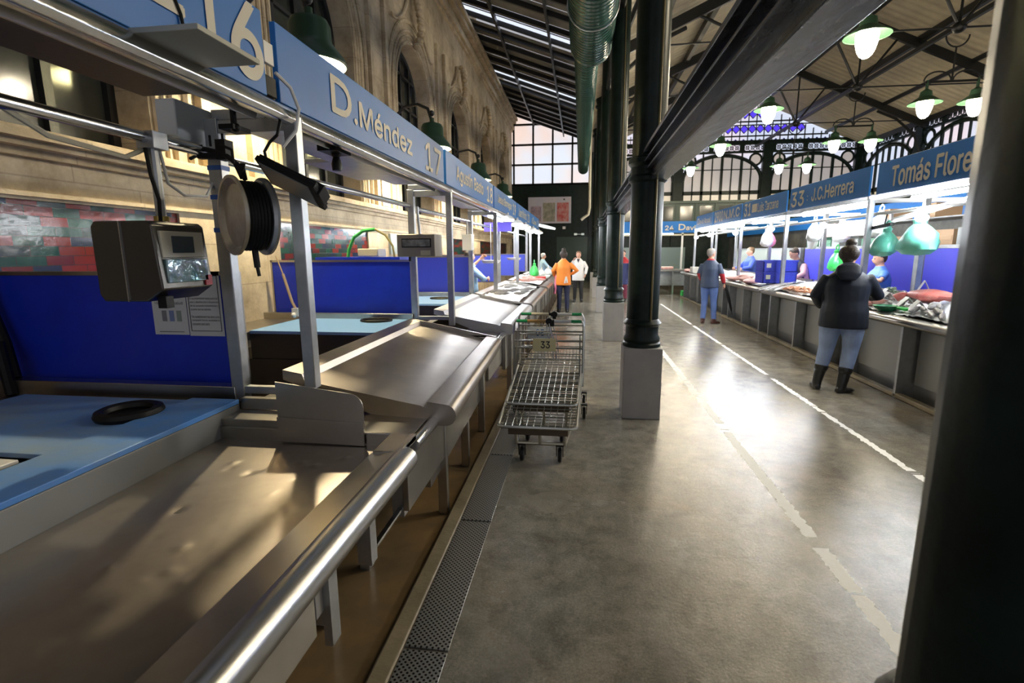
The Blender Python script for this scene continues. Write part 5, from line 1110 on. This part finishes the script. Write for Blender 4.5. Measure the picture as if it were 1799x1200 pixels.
def heap(name,c,rx,ry,rz,m,label,cat,n=60,r=0.02,long_=2.2):
    mb=MB(); q=random.Random(len(label))
    for k in range(n):
        a=q.uniform(0,2*PI); d=math.sqrt(q.random()); p=(c[0]+rx*d*math.cos(a),c[1]+ry*d*math.sin(a),c[2]+rz*(1-d*d)*q.uniform(0.6,1)); th=q.uniform(0,PI); o=len(mb.v)
        mb.sphere((0,0,0),r*long_,r,r,7,5); mb.xf(Matrix.Translation(p)@Matrix.Rotation(th,4,'Z')@Matrix.Rotation(q.uniform(-.4,.4),4,'Y'),o)
    o=obj(name,mb,m,kind='stuff'); o['label']=label; o['category']=cat; return o
heap('prawns',(3.62,8.95,0.93),0.17,0.55,0.05,ORA,'heap of orange prawns on the counter left of the dark jacket','prawns',170,0.017,2.6)
heap('clams',(4.08,6.75,1.0),0.10,0.16,0.05,mat('clam_shell',(0.62,0.50,0.34),0.4,var=0.4,vscale=20),'heap of pale clams beside the white price cards','clams',70,0.02,1.2)
heap('salad_herbs',(4.12,7.35,1.0),0.10,0.10,0.10,mat('grey_green_herbs',(0.28,0.36,0.26),0.6),'small grey-green leafy heap beside the grey post','herbs',40,0.018,2)
def slab(loc,s,rz,m,label,cat='meat'):
    mb=MB(); mb.sphere((0,0,0),s[0],s[1],s[2],16,10)
    q=random.Random(int(loc[1]*100)); mb.v=[(v[0]*(1+.12*math.sin(v[1]*30+1)),v[1]*(1+.1*math.sin(v[2]*40)),v[2]*(1+.15*math.sin(v[0]*25))) for v in mb.v]
    mb.xf(Matrix.Translation(loc)@Matrix.Rotation(rz,4,'Z')); return obj({'meat':'meat_piece','fish':'fish_piece','bowl':'bowl_green'}.get(cat,'meat_piece'),mb,m,label=label,cat=cat)
slab((3.98,6.35,1.06),(0.13,0.32,0.075),0.1,RED,'large pink-red fish loin, right of the clams','fish'); slab((3.86,6.68,1.02),(0.09,0.07,0.06),0,RED,'dark red cut end of fish next to the clams','fish')
MEATP=mat('pink_meat',(0.72,0.33,0.31),0.35,bump=0.2,var=0.5,vscale=9,vcol=(0.78,0.55,0.50))
for k,(x,y,z,l) in enumerate(((3.55,11.6,0.97,'pink meat piece nearest the blue crates'),(3.7,12.0,1.0,'pink meat piece, largest in the middle of stall 31'),(3.5,12.2,0.95,'pink meat piece at the counter edge left of the crates'),(3.85,11.2,1.02,'pink meat piece right behind the crates'),(3.5,11.0,0.95,'flat pink meat piece at the edge beside the crates'),(3.45,17.0,0.94,'brownish meat piece at the far corner beside the foam box'))): slab((x,y,z),(0.12,0.19,0.06),k*0.5,MEATP,l)
mb=MB(); mb.lathe([(0.0,0.0),(0.08,0.0),(0.13,0.06),(0.135,0.062),(0.09,0.01),(0,0.008)],(3.47,6.25,0.90),20); obj('green_bowl',mb,mat('dark_green_bowl',(0.01,0.20,0.09),0.3),label='dark green bowl at the rim of the Tomás Flores counter',cat='bowl')
mb=MB(); mb.box(3.50,3.58,5.95,6.15,0.93,0.96); obj('green_tray',mb,LIME,label='bright green tray beside the dark green bowl',cat='tray',bevel=0.01)
def card(loc,rz,w_,h,label,m=PAPER):
    mb=MB(); d=w_*0.42; mb.prism([(-d,0),(-d+.006,0),(0,h-.008),(d-.006,0),(d,0),(0,h)],'X',-w_/2,w_/2); mb.xf(Matrix.Translation(loc)@Matrix.Rotation(rz,4,'Z')); return obj('price_card',mb,m,label=label,cat='price card',group='folded white price cards')
for x,y,z,rz,w_,h,l in((4.02,6.55,1.07,1.1,0.18,0.16,'tall folded white price card above the fish loin'),(3.74,6.75,0.97,1.3,0.22,0.11,'folded white price card in front of the clams'),(3.68,6.25,0.96,1.2,0.20,0.10,'folded white price card behind the green tray'),(3.62,5.95,0.95,1.2,0.18,0.10,'folded white price card nearest the dark column'),(3.95,7.15,1.0,1.3,0.16,0.09,'folded pale price card near the dark sleeve')): card((x,y,z),rz,w_,h,l)
mb=MB(); mb.box(3.40,3.62,16.1,16.5,0.90,1.08); obj('foam_box',mb,WHITE,bevel=0.01,label='white foam box on the counter at the far right corner',cat='box')
mb=MB(); mb.box(3.45,3.75,17.75,18.1,0.0,0.22); obj('green_crate',mb,LIME,bevel=0.01,label='bright green crate on the floor at the far end of the right row',cat='crate')
# left ice props
bagL=bag((-1.25,13.9,0.90),'round bright green bag on the far left counter',1.3,LIME)
mb=MB(); mb.box(-1.15,-0.9,13.2,13.5,0.86,0.93); obj('red_tray',mb,mat('red_tray',(0.5,0.02,0.02),0.4),bevel=0.01,label='small red tray on the ice of the left counter before the green bag',cat='tray')
for k,(x,y,l) in enumerate(((-1.1,14.6,'white bag of ice lying behind the green bag on the left'),(-0.95,15.3,'crumpled white bag near the end of the left counter'),(-1.0,16.1,'crumpled white bag at the very end of the left counter'))):
    b_=bag((x,y,0.87),l,1.2,WBAG); b_.scale=(1,1,0.6)
for k,(y,l) in enumerate(((8.8,'round steel tray hanging in the first lit left stall'),(11.9,'round steel tray hanging in the second lit left stall'))):
    mb=MB(); mb.lathe([(0,0),(0.14,0.0),(0.17,0.04),(0.175,0.04),(0.14,-0.01),(0,-0.01)],(-1.55,y,1.40),18); mb.tube([(-1.55,y,1.40),(-1.55,y,2.06)],0.006,5); obj('hanging_tray',mb,WHITE,label=l,cat='tray')
# ---- stall 24 across the far end
t=thing('sign_board','blue sign reading 24 David across the far end of the hall','sign',(2.6,19.0,2.2)); mb=MB(); mb.box(1.0,4.1,19.0,19.03,2.20,2.60); obj('board',mb,SIGNB,t)
obj('lettering',text_mesh('24  David Ruiz',(2.98,4.75,2.29,2.50),lambda u,v,d:(u,18.99-d,v),0.004,0.02),LETTER,t,smooth=False)
t=thing('display_counter','plain steel table below the sign 24 David at the far end','counter',(2.6,19.3,0)); mb=MB(); mb.box(1.0,4.1,19.0,19.8,0.84,0.90); obj('top',mb,STEEL,t)
for x in(1.1,2.7,3.35): mb=MB(); mb.box(x-.03,x+.03,19.05,19.11,0,0.85); obj('leg',mb,GALV,t)
mb=MB(); mb.box(1.0,4.1,19.4,19.5,0.3,0.84); obj('back_panel',mb,GALV,t)
t=thing('stall_frame','white post frame of the stall under the sign 24 David','stall frame',(2.6,19,0)); 
for x in(1.1,3.6): mb=MB(); mb.box(x-.03,x+.03,19.0,19.06,0.9,2.2); obj('post',mb,WHITE,t)
mb=MB(); mb.box(1.0,4.1,19.0,19.06,2.1,2.16); obj('rail',mb,CREAM,t)
mb=MB(); mb.box(1.0,4.1,21.0,21.05,0.5,1.7); obj('green_screen_wall',mb,mat('dull_green_panel',(0.10,0.13,0.11),0.5),label='dull green panel behind the steel table of stall 24',cat='panel')
tube_light('white tube light under the sign 24 David',(1.4,19.2,2.16),(3.3,19.2,2.16),'tube lights of the right stalls')
mb=MB(); mb.box(2.95,3.35,19.05,19.4,0.90,1.0); obj('meat_tray',mb,MEATP,label='tray of pink meat on the steel table of stall 24',cat='tray',bevel=0.02)
# ================================================================ PEOPLE
def loft(mb,secs,n=14,ref=Vector((1,0,0))):
    """secs: (centre, rx, ry); closed tube through elliptical sections, rx measured along ref"""
    pts=[Vector(s[0]) for s in secs]; o=len(mb.v); N=len(secs)
    for i,s in enumerate(secs):
        d=(pts[min(i+1,N-1)]-pts[max(i-1,0)]).normalized(); side=(ref-d*ref.dot(d))
        if side.length<1e-3: side=Vector((0,1,0))-d*d.y
        side.normalize(); up=d.cross(side)
        for k in range(n):
            a=2*PI*k/n; mb.v.append(tuple(pts[i]+side*math.cos(a)*s[1]+up*math.sin(a)*s[2]))
    for i in range(N-1):
        for k in range(n): mb.f.append((o+i*n+k,o+i*n+(k+1)%n,o+(i+1)*n+(k+1)%n,o+(i+1)*n+k)); mb.mi.append(0)
    mb.f.append(tuple(o+k for k in range(n))[::-1]); mb.f.append(tuple(o+(N-1)*n+k for k in range(n))); mb.mi+=[0,0]
    return mb
def fused(name,mb,mats,parent,voxel=0.012,extra=None,region=None,smooth_it=6):
    """voxel-fuse overlapping lofts into one continuous skin"""
    me=bpy.data.meshes.new('tmp'); me.from_pydata(mb.v,[],mb.f); o=bpy.data.objects.new('tmp',me); COL.objects.link(o)
    import bmesh
    b=bmesh.new(); b.from_mesh(me); bmesh.ops.recalc_face_normals(b,faces=b.faces); b.to_mesh(me); b.free()
    r=o.modifiers.new('r','REMESH'); r.mode='VOXEL'; r.voxel_size=voxel
    s=o.modifiers.new('s','SMOOTH'); s.iterations=smooth_it; s.factor=0.5
    dg=bpy.context.evaluated_depsgraph_get(); dg.update(); ev=bpy.data.meshes.new_from_object(o.evaluated_get(dg))
    out=MB(); out.v=[tuple(v.co) for v in ev.vertices]; out.f=[tuple(p.vertices) for p in ev.polygons]; out.mi=[0]*len(out.f)
    bpy.data.objects.remove(o); bpy.data.meshes.remove(me); bpy.data.meshes.remove(ev)
    if region:
        for i,f in enumerate(out.f):
            c=Vector((0,0,0))
            for k in f: c+=Vector(out.v[k])
            out.mi[i]=region(c/len(f))
    if extra: out.add(extra.v,extra.f)
    return out
def hand(mb,w,d,palm_n,side=1,curl=0.5,s=1.0):
    """palm at wrist w, pointing along d; five separate fingers"""
    w=Vector(w); d=Vector(d).normalized(); n=Vector(palm_n); n=(n-d*n.dot(d)).normalized(); sd=d.cross(n)*side
    loft(mb,[(w,0.024*s,0.018*s),(w+d*0.035*s,0.036*s,0.017*s),(w+d*0.085*s,0.040*s,0.014*s)],10,sd)
    for i,(off,L) in enumerate(((-0.030,0.062),(-0.010,0.075),(0.011,0.070),(0.031,0.054))):
        p=w+d*0.078*s+sd*off*s; c1=d*math.cos(curl)+n*math.sin(curl); c2=d*math.cos(curl*2)+n*math.sin(curl*2)
        loft(mb,[(p,0.009*s,0.009*s),(p+c1*L*0.5*s,0.0085*s,0.0085*s),(p+c1*L*0.5*s+c2*L*0.5*s,0.006*s,0.006*s)],7,sd)
    p=w+d*0.02*s-sd*0.028*s; q=p+(d*0.6-sd*0.7+n*0.3).normalized()*0.035*s
    loft(mb,[(p,0.012*s,0.012*s),(q,0.011*s,0.011*s),(q+(d*0.9+n*0.4).normalized()*0.03*s,0.007*s,0.007*s)],7,sd)
def human(label,loc,rotz,h=1.65,arms=None,legs=None,lean=(0,0),width=1.0,girth=1.0,top=None,topm=None,topz=(0.80,1.40),trous=None,shoe=None,hair=None,hairstyle='short',headturn=0,headtilt=0,sleeve=0.97,skirt=None,boots=False,region=None,voxel=0.011,toplen=None,hidden_legs=False,group=None):
    """local frame: faces +Y, x to its right; heights for a 1.65 m figure"""
    k=h/1.65; t=thing('person',label,'person',loc,group); O=Vector(loc)
    Rz=Matrix.Rotation(rotz,4,'Z'); S=Matrix.Scale(k,4); M=Matrix.Translation(O)@Rz@S
    lx,ly=lean
    def L(p):  # lean the upper body
        x,y,z=p; f=max(0,(z-0.92)/0.5); return Vector((x+lx*f,y+ly*f*f**0.2 if f>0 else y,z-0.5*(ly*ly+lx*lx)*f))
    W=0.185*width
    arms=arms or {}
    aL=arms.get('L',[(-0.27,0.0,1.12),(-0.28,0.06,0.88)]); aR=arms.get('R',[(0.27,0.0,1.12),(0.28,0.06,0.88)])
    legs=legs or {}
    lL=legs.get('L',[(-0.10,0.02,0.50),(-0.11,-0.01,0.09)]); lR=legs.get('R',[(0.10,0.02,0.50),(0.11,-0.01,0.09)])
    g=girth
    # body (skin)
    mb=MB()
    hc=L((0,0.015,1.535))
    loft(mb,[(L((0,0,0.88)),0.14*g,0.10*g),(L((0,0,1.0)),0.13*g,0.095*g),(L((0,0.0,1.2)),0.14*g,0.10*g),(L((0,-0.01,1.31)),W*0.62,0.075*g),(L((0,-0.01,1.40)),0.09,0.07),(L((0,0.0,1.43)),0.055,0.055),(L((0,0.005,1.48)),0.05,0.055)],16)
    RT=Matrix.Translation(hc)@Matrix.Rotation(headturn,4,'Z')@Matrix.Rotation(headtilt,4,'X')
    o=len(mb.v); loft(mb,[((0,0.02,-0.105),0.028,0.03),((0,0.018,-0.085),0.046,0.055),((0,0.006,-0.04),0.066,0.085),((0,0.0,0.02),0.074,0.094),((0,-0.006,0.065),0.066,0.085),((0,-0.01,0.095),0.035,0.048)],16)
    loft(mb,[((0,0.085,-0.005),0.008,0.012),((0,0.108,-0.022),0.014,0.013),((0,0.098,-0.038),0.012,0.01)],8)   # nose
    loft(mb,[((0,0.088,-0.058),0.022,0.006),((0,0.092,-0.063),0.020,0.006),((0,0.086,-0.071),0.018,0.005)],8)
    for sg in(-1,1): mb.sphere((sg*0.076,-0.005,-0.012),0.010,0.02,0.03,8,6)
    mb.xf(RT,o)
    for a,sg in((aL,-1),(aR,1)):
        sh=L((sg*W*0.80,-0.01,1.295)); el=Vector(a[0]); wr=Vector(a[1])
        loft(mb,[(sh,0.046,0.046),(sh.lerp(el,0.5),0.042,0.042),(el,0.036,0.036),(el.lerp(wr,0.4),0.034,0.032),(wr,0.023,0.021)],10)
    if not hidden_legs:
        for a,sg in((lL,-1),(lR,1)):
            hp=Vector((sg*0.085*g,0,0.90)); kn=Vector(a[0]); an=Vector(a[1])
            loft(mb,[(hp,0.085*g,0.09*g),(hp.lerp(kn,0.5),0.07*g,0.075*g),(kn,0.05*g,0.052*g),(kn.lerp(an,0.35),0.047*g,0.052*g),(an,0.032,0.034)],12)
    ex=MB()
    for a,sg in((aL,-1),(aR,1)):
        wr=Vector(a[1]); el=Vector(a[0]); d=(Vector(a[2])-wr) if len(a)>2 else (wr-el)
        hand(ex,wr,d,(-sg,0.25,-0.1),sg,0.5,1.0)
    out=fused('body',mb,SKIN,t,voxel,ex); body=obj('body',out.xf(M),SKIN,t)
    # eyes
    em=MB()
    for sg in(-1,1): em.sphere((sg*0.028,0.082,0.0),0.010,0.008,0.007,8,6)
    em.xf(RT); obj('eyes',em.xf(M),mat('eye_dark',(0.04,0.03,0.03),0.3),t)
    # top garment
    if topm:
        tz0=toplen if toplen is not None else 0.82
        mb=MB(); fl=1.0
        loft(mb,[(L((0,0,tz0)),0.185*g*fl,0.145*g),(L((0,0,max(tz0+.08,0.92))),0.18*g,0.145*g),(L((0,0,1.03)),0.165*g,0.135*g),(L((0,0.0,1.2)),0.175*g,0.14*g),(L((0,0,1.27)),0.5*(0.175*g+W),0.125*g),(L((0,-0.01,1.325)),W*0.88,0.10*g),(L((0,-0.01,1.375)),0.115,0.082),(L((0,-0.005,1.425)),0.068,0.066)],18)
        for a,sg in((aL,-1),(aR,1)):
            sh=L((sg*W*0.84,-0.01,1.305)); el=Vector(a[0]); wr=Vector(a[1]); e=el.lerp(wr,sleeve) if sleeve>0 else sh.lerp(el,-sleeve)
            if sleeve>0: q_=0.5+0.5*g; loft(mb,[(sh,0.062*q_,0.066*q_),(sh.lerp(el,0.5),0.060*q_,0.062*q_),(el,0.055*q_,0.056*q_),(el.lerp(e,0.6),0.047*q_,0.047*q_),(e,0.036,0.036)],12)
            else: loft(mb,[(sh,0.07,0.072),(e,0.055,0.055)],12)
        rg=(lambda c:region(c)) if region else None
        out=fused('top',mb,topm,t,voxel*0.9,None,rg,14); obj(top or 'jacket',out.xf(M),topm,t)
    if trous and not hidden_legs:
        mb=MB(); loft(mb,[((0,0,0.80),0.10,0.1),((0,-0.005,0.84),0.155*g,0.125*g),((0,0,0.93),0.155*g,0.12*g),((0,0,1.0),0.14*g,0.11*g)],16)
        for a,sg in((lL,-1),(lR,1)):
            hp=Vector((sg*0.082*g,0,0.88)); kn=Vector(a[0]); an=Vector(a[1]); e=kn.lerp(an,0.72 if boots else 0.99)
            loft(mb,[(hp,0.095*g,0.105*g),(hp.lerp(kn,0.5),0.082*g,0.088*g),(kn,0.063*g,0.065*g),(kn.lerp(an,0.35),0.058*g,0.062*g),(e,0.048*g if boots else 0.055,0.05)],14)
        out=fused('trousers',mb,trous,t,voxel); obj('trousers',out.xf(M),trous,t)
    if not hidden_legs:
        for a,sg in((lL,-1),(lR,1)):
            kn=Vector(a[0]); an=Vector(a[1]); f=Vector(a[2]) if len(a)>2 else Vector((sg*0.25,1,0)); f.z=0; f.normalize(); fx=an.x; fy=an.y; zb=an.z-0.09
            mb=MB()
            up=[(an.lerp(kn,0.45),0.062,0.066),(an.lerp(kn,0.15),0.056,0.06)] if boots else [(an+Vector((0,0,0.03)),0.045,0.05)]
            loft(mb,up+[(an,0.05,0.055),(Vector((fx,fy,zb+0.045)),0.046,0.06),(Vector((fx,fy,zb+0.012)),0.042,0.07)],12,f.cross(Vector((0,0,1))))
            c=Vector((fx,fy,zb)); loft(mb,[(c-f*0.065+Vector((0,0,.03)),0.03,0.028),(c-f*0.02+Vector((0,0,.036)),0.04,0.036),(c+f*0.06+Vector((0,0,.033)),0.045,0.033),(c+f*0.13+Vector((0,0,.026)),0.042,0.026),(c+f*0.175+Vector((0,0,.018)),0.022,0.016)],12)
            if boots:
                for q in range(5): loft(mb,[(an.lerp(kn,0.46+0.02*q%0.05),0.075,0.078),(an.lerp(kn,0.36),0.07,0.073)],14)
            out=fused('shoe',mb,shoe,t,0.009,None,None,3); obj('boot' if boots else 'shoe',out.xf(M),shoe,t)
    # hair
    if hair:
        mb=MB(); o=len(mb.v)
        if hairstyle!='long': loft(mb,[((0,-0.045,-0.06),0.045,0.035),((0,-0.045,-0.02),0.070,0.062),((0,-0.022,0.035),0.082,0.092),((0,-0.008,0.075),0.078,0.092),((0,-0.01,0.108),0.05,0.06),((0,-0.01,0.118),0.02,0.03)],16)
        else: loft(mb,[((0,-0.06,-0.13),0.05,0.03),((0,-0.05,-0.05),0.078,0.06),((0,-0.022,0.035),0.085,0.094),((0,-0.008,0.075),0.08,0.094),((0,-0.01,0.108),0.05,0.06),((0,-0.01,0.118),0.02,0.03)],16)
        if hairstyle=='bun': mb.sphere((0,-0.03,0.14),0.060,0.058,0.048); mb.sphere((0.03,-0.045,0.02),0.075,0.07,0.085); mb.sphere((-0.03,-0.045,0.02),0.075,0.07,0.085); loft(mb,[((0,-0.06,-0.09),0.05,0.03),((0,-0.06,0.0),0.065,0.05)],12)
        mb.xf(RT,o); out=fused('hair',mb,hair,t,0.010); obj('hair',out.xf(M),hair,t)
    return t,M,RT
HDARK=mat('dark_hair',(0.035,0.024,0.018),0.5,bump=0.5,bscale=60); HGREY=mat('grey_hair',(0.35,0.33,0.31),0.6,bump=0.5,bscale=60); HBROWN=mat('brown_hair',(0.16,0.09,0.05),0.5,bump=0.5,bscale=60)
NAVYJ=mat('black_navy_jacket',(0.010,0.014,0.024),0.55,bump=0.5,bscale=9,spec=0.25); JEANL=mat('light_jeans',(0.30,0.40,0.64),0.7,bump=0.25,bscale=14,var=0.25,vscale=6); JEANS=mat('blue_jeans',(0.10,0.17,0.42),0.7,bump=0.2,bscale=16,var=0.2,vscale=6)
BOOT=mat('black_boot',(0.012,0.012,0.013),0.3,bump=0.2,bscale=30)
# woman in the dark jacket
p,M,RT=human('person in black jacket, light jeans and black boots standing with back turned at the fish',(2.92,6.02,0.0),-0.42,1.64,arms={'L':[(-0.29,0.02,1.09),(-0.23,0.19,0.94),(-0.17,0.27,0.93)],'R':[(0.30,0.10,1.10),(0.21,0.36,1.06),(0.13,0.46,1.04)]},
  legs={'L':[(-0.13,0.02,0.50),(-0.19,0.0,0.09),(-0.3,1,0)],'R':[(0.10,0.0,0.49),(0.05,-0.07,0.09),(0.75,0.8,0)]},width=1.12,girth=1.30,topm=NAVYJ,trous=JEANL,shoe=BOOT,hair=HDARK,hairstyle='bun',headturn=-0.25,headtilt=-0.15,boots=True,toplen=0.74,voxel=0.011,lean=(0.0,0.05))
mb=MB(); loft(mb,[((0,-0.02,1.36),0.13,0.10),((0,-0.06,1.40),0.12,0.09),((0,-0.09,1.42),0.09,0.05)],16); loft(mb,[((0.0,-0.07,1.42),0.12,0.05),((0,-0.13,1.34),0.12,0.035),((0,-0.16,1.27),0.07,0.02)],14); o_=fused('hood',mb,NAVYJ,p,0.011); obj('hood',o_.xf(M),NAVYJ,p)
# man with umbrella
REDC=mat('red_cloth',(0.42,0.02,0.03),0.6); JN=mat('navy_jacket',(0.03,0.05,0.10),0.55,bump=0.2,bscale=14)
def man_reg(c):
    if c.z>1.395: return 1
    if abs(c.x)>0.20 and c.z<1.10 and c.z>0.9 : return 1
    return 0
p,M,RT=human('person in navy jacket with red collar, jeans and umbrella standing at the right stalls',(2.80,11.5,0.0),-0.35,1.63,arms={'L':[(-0.225,-0.02,1.10),(-0.20,0.16,0.95)],'R':[(0.24,-0.03,1.10),(0.29,0.05,0.88)]},legs={'L':[(-0.09,0.02,0.50),(-0.10,-0.01,0.09),(-0.1,1,0)],'R':[(0.10,0.02,0.50),(0.13,-0.02,0.09),(0.8,0.8,0)]},girth=1.08,topm=[JN,REDC],region=man_reg,trous=JEANS,shoe=mat('brown_shoe',(0.07,0.025,0.02),0.4),hair=HGREY,hairstyle='short',headturn=-0.7,toplen=0.80)
t=thing('umbrella','folded black umbrella held by the grey-haired person in the navy jacket','umbrella',(3.1,11.5,0.3)); hw=M@Vector((0.325,0.09,0.84)); tip=hw+Vector((0.16,-0.05,-0.62))
mb=MB(); mb.tube([hw+Vector((0,0,0.02)),hw.lerp(tip,0.15),hw.lerp(tip,0.45),hw.lerp(tip,0.8),tip.lerp(hw,0.1)],[0.012,0.03,0.035,0.02,0.008],10); obj('folded_canopy',mb,RUBBER,t)
mb=MB(); mb.tube([tip.lerp(hw,0.12),tip],0.005,6); mb.tube([hw,hw+Vector((-0.02,0,0.07)),hw+Vector((-0.05,0.01,0.09)),hw+Vector((-0.07,0.01,0.06))],0.009,6); obj('shaft',mb,RUBBER,t)
# orange jacket
ORJ=mat('orange_jacket',(0.80,0.24,0.03),0.6,bump=0.3,bscale=14)
p,M,RT=human('person in orange jacket with pink apron and navy trousers, back turned, hand on hip',(-0.43,13.2,0.0),0.05,1.60,arms={'L':[(-0.27,0.0,1.12),(-0.24,0.14,0.97)],'R':[(0.36,-0.02,1.12),(0.19,0.04,1.02),(0.05,0.06,0.98)]},girth=1.12,topm=ORJ,trous=mat('navy_trousers',(0.012,0.016,0.05),0.6),shoe=BOOT,hair=HDARK,hairstyle='bun',toplen=0.74)
PKA=mat('pink_apron',(0.85,0.25,0.38),0.6,bump=0.1)
mb=MB(); loft(mb,[((-0.175,0.06,0.98),0.05,0.10),((-0.19,0.06,0.75),0.05,0.11),((-0.23,0.05,0.50),0.04,0.09)],12); obj('apron',mb.xf(M),PKA,p)
mb=MB(); loft(mb,[((0,0,0.965),0.192,0.152),((0,0,0.995),0.190,0.150)],20); obj('apron_strap',mb.xf(M),PKA,p); mb=MB(); mb.tube([(0.07,-0.165,0.97),(0.03,-0.17,0.80),(0.10,-0.17,0.82),(0.07,-0.165,0.97)],0.02,6); obj('apron_bow',mb.xf(M),WHITE,p)
mb=MB(); mb.box(-0.045,0.045,-0.105,-0.085,0.0,0.035); obj('hair_band',mb.xf(RT).xf(M),WHITE,p)
# white coat, facing the camera
p,M,RT=human('person in white coat and black trousers facing the camera at the aisle end',(-0.06,16.1,0.0),PI-0.05,1.58,arms={'L':[(-0.27,0.0,1.12),(-0.24,0.10,0.90)],'R':[(0.26,0.02,1.14),(0.16,0.13,1.35)]},girth=1.1,topm=mat('white_coat',(0.78,0.76,0.74),0.6,bump=0.2,bscale=12),trous=mat('black_trousers',(0.012,0.012,0.014),0.6),shoe=BOOT,hair=HBROWN,hairstyle='long',toplen=0.70)
mb=MB(); mb.prism([(-0.05,1.40),(0.05,1.40),(0.0,1.27)],'Y',0.128,0.136); obj('neckline',mb.xf(M),mat('dark_shirt',(0.02,0.02,0.03),0.6),p)
# vendors
CYB=mat('pale_blue_overall',(0.38,0.60,0.80),0.6,bump=0.2,bscale=12)
human('person in pale blue sleeves reaching up beside the white box scale, left stall',(-2.02,9.15,0.0),-0.9,1.62,arms={'L':[(-0.28,0.16,1.30),(-0.20,0.34,1.48)],'R':[(0.30,0.14,1.12),(0.16,0.30,1.12)]},girth=1.1,topm=CYB,trous=CYB,shoe=BOOT,hair=HDARK,toplen=0.55,sleeve=0.45)
p,M,RT=human('person in pink shirt and dark vest bending over behind the blue crates',(4.42,10.9,0.0),1.9,1.64,arms={'L':[(-0.27,0.20,1.13),(-0.20,0.38,1.02)],'R':[(0.27,0.20,1.13),(0.20,0.40,1.02)]},girth=1.1,topm=[mat('dark_vest',(0.03,0.03,0.055),0.6),mat('pink_shirt',(0.80,0.45,0.50),0.6,bump=0.1)],region=lambda c:1 if abs(c.x)>0.17 or c.z<0.98 else 0,trous=JEANS,shoe=BOOT,hair=HDARK,headtilt=-0.5,lean=(0,0.16),toplen=0.65)
BLG=mat('blue_apron_cloth',(0.07,0.18,0.55),0.5,bump=0.3,bscale=9)
human('person in blue clothes whose head is hidden by the left green bag, arm held out',(4.48,8.35,0.0),1.5,1.56,arms={'L':[(-0.30,0.10,1.20),(-0.10,0.28,1.24)],'R':[(0.29,0.05,1.15),(0.28,0.22,1.25)]},girth=1.2,topm=BLG,trous=BLG,shoe=BOOT,hair=HDARK,toplen=0.50,sleeve=-0.7)
human('person with grey-brown hair in blue behind the N.M.C counter',(4.45,14.2,0.0),1.7,1.66,girth=1.1,arms={'L':[(-0.27,0.12,1.13),(-0.20,0.30,1.10)],'R':[(0.27,0.12,1.13),(0.20,0.30,1.10)]},topm=mat('blue_shirt',(0.05,0.10,0.50),0.6),trous=JEANS,shoe=BOOT,hair=HBROWN,toplen=0.7)
human('person in pale blue with pale cap behind the far end of the left counters',(-1.30,17.9,0.0),-1.2,1.52,girth=1.1,arms={'L':[(-0.27,0.12,1.13),(-0.20,0.30,1.05)],'R':[(0.27,0.12,1.13),(0.20,0.30,1.05)]},topm=CYB,trous=CYB,shoe=BOOT,hair=mat('white_cap',(0.7,0.75,0.8),0.5),toplen=0.6)
human('person in red and navy glimpsed between the two nearest plinth columns',(1.33,16.3,0.0),2.6,1.62,girth=1.1,topm=[mat('navy_coat',(0.02,0.03,0.12),0.6),REDC],region=lambda c:1 if c.z>1.22 or c.x>0.16 else 0,trous=mat('wine_trousers',(0.15,0.02,0.05),0.6),shoe=BOOT,hair=HDARK,toplen=0.55)
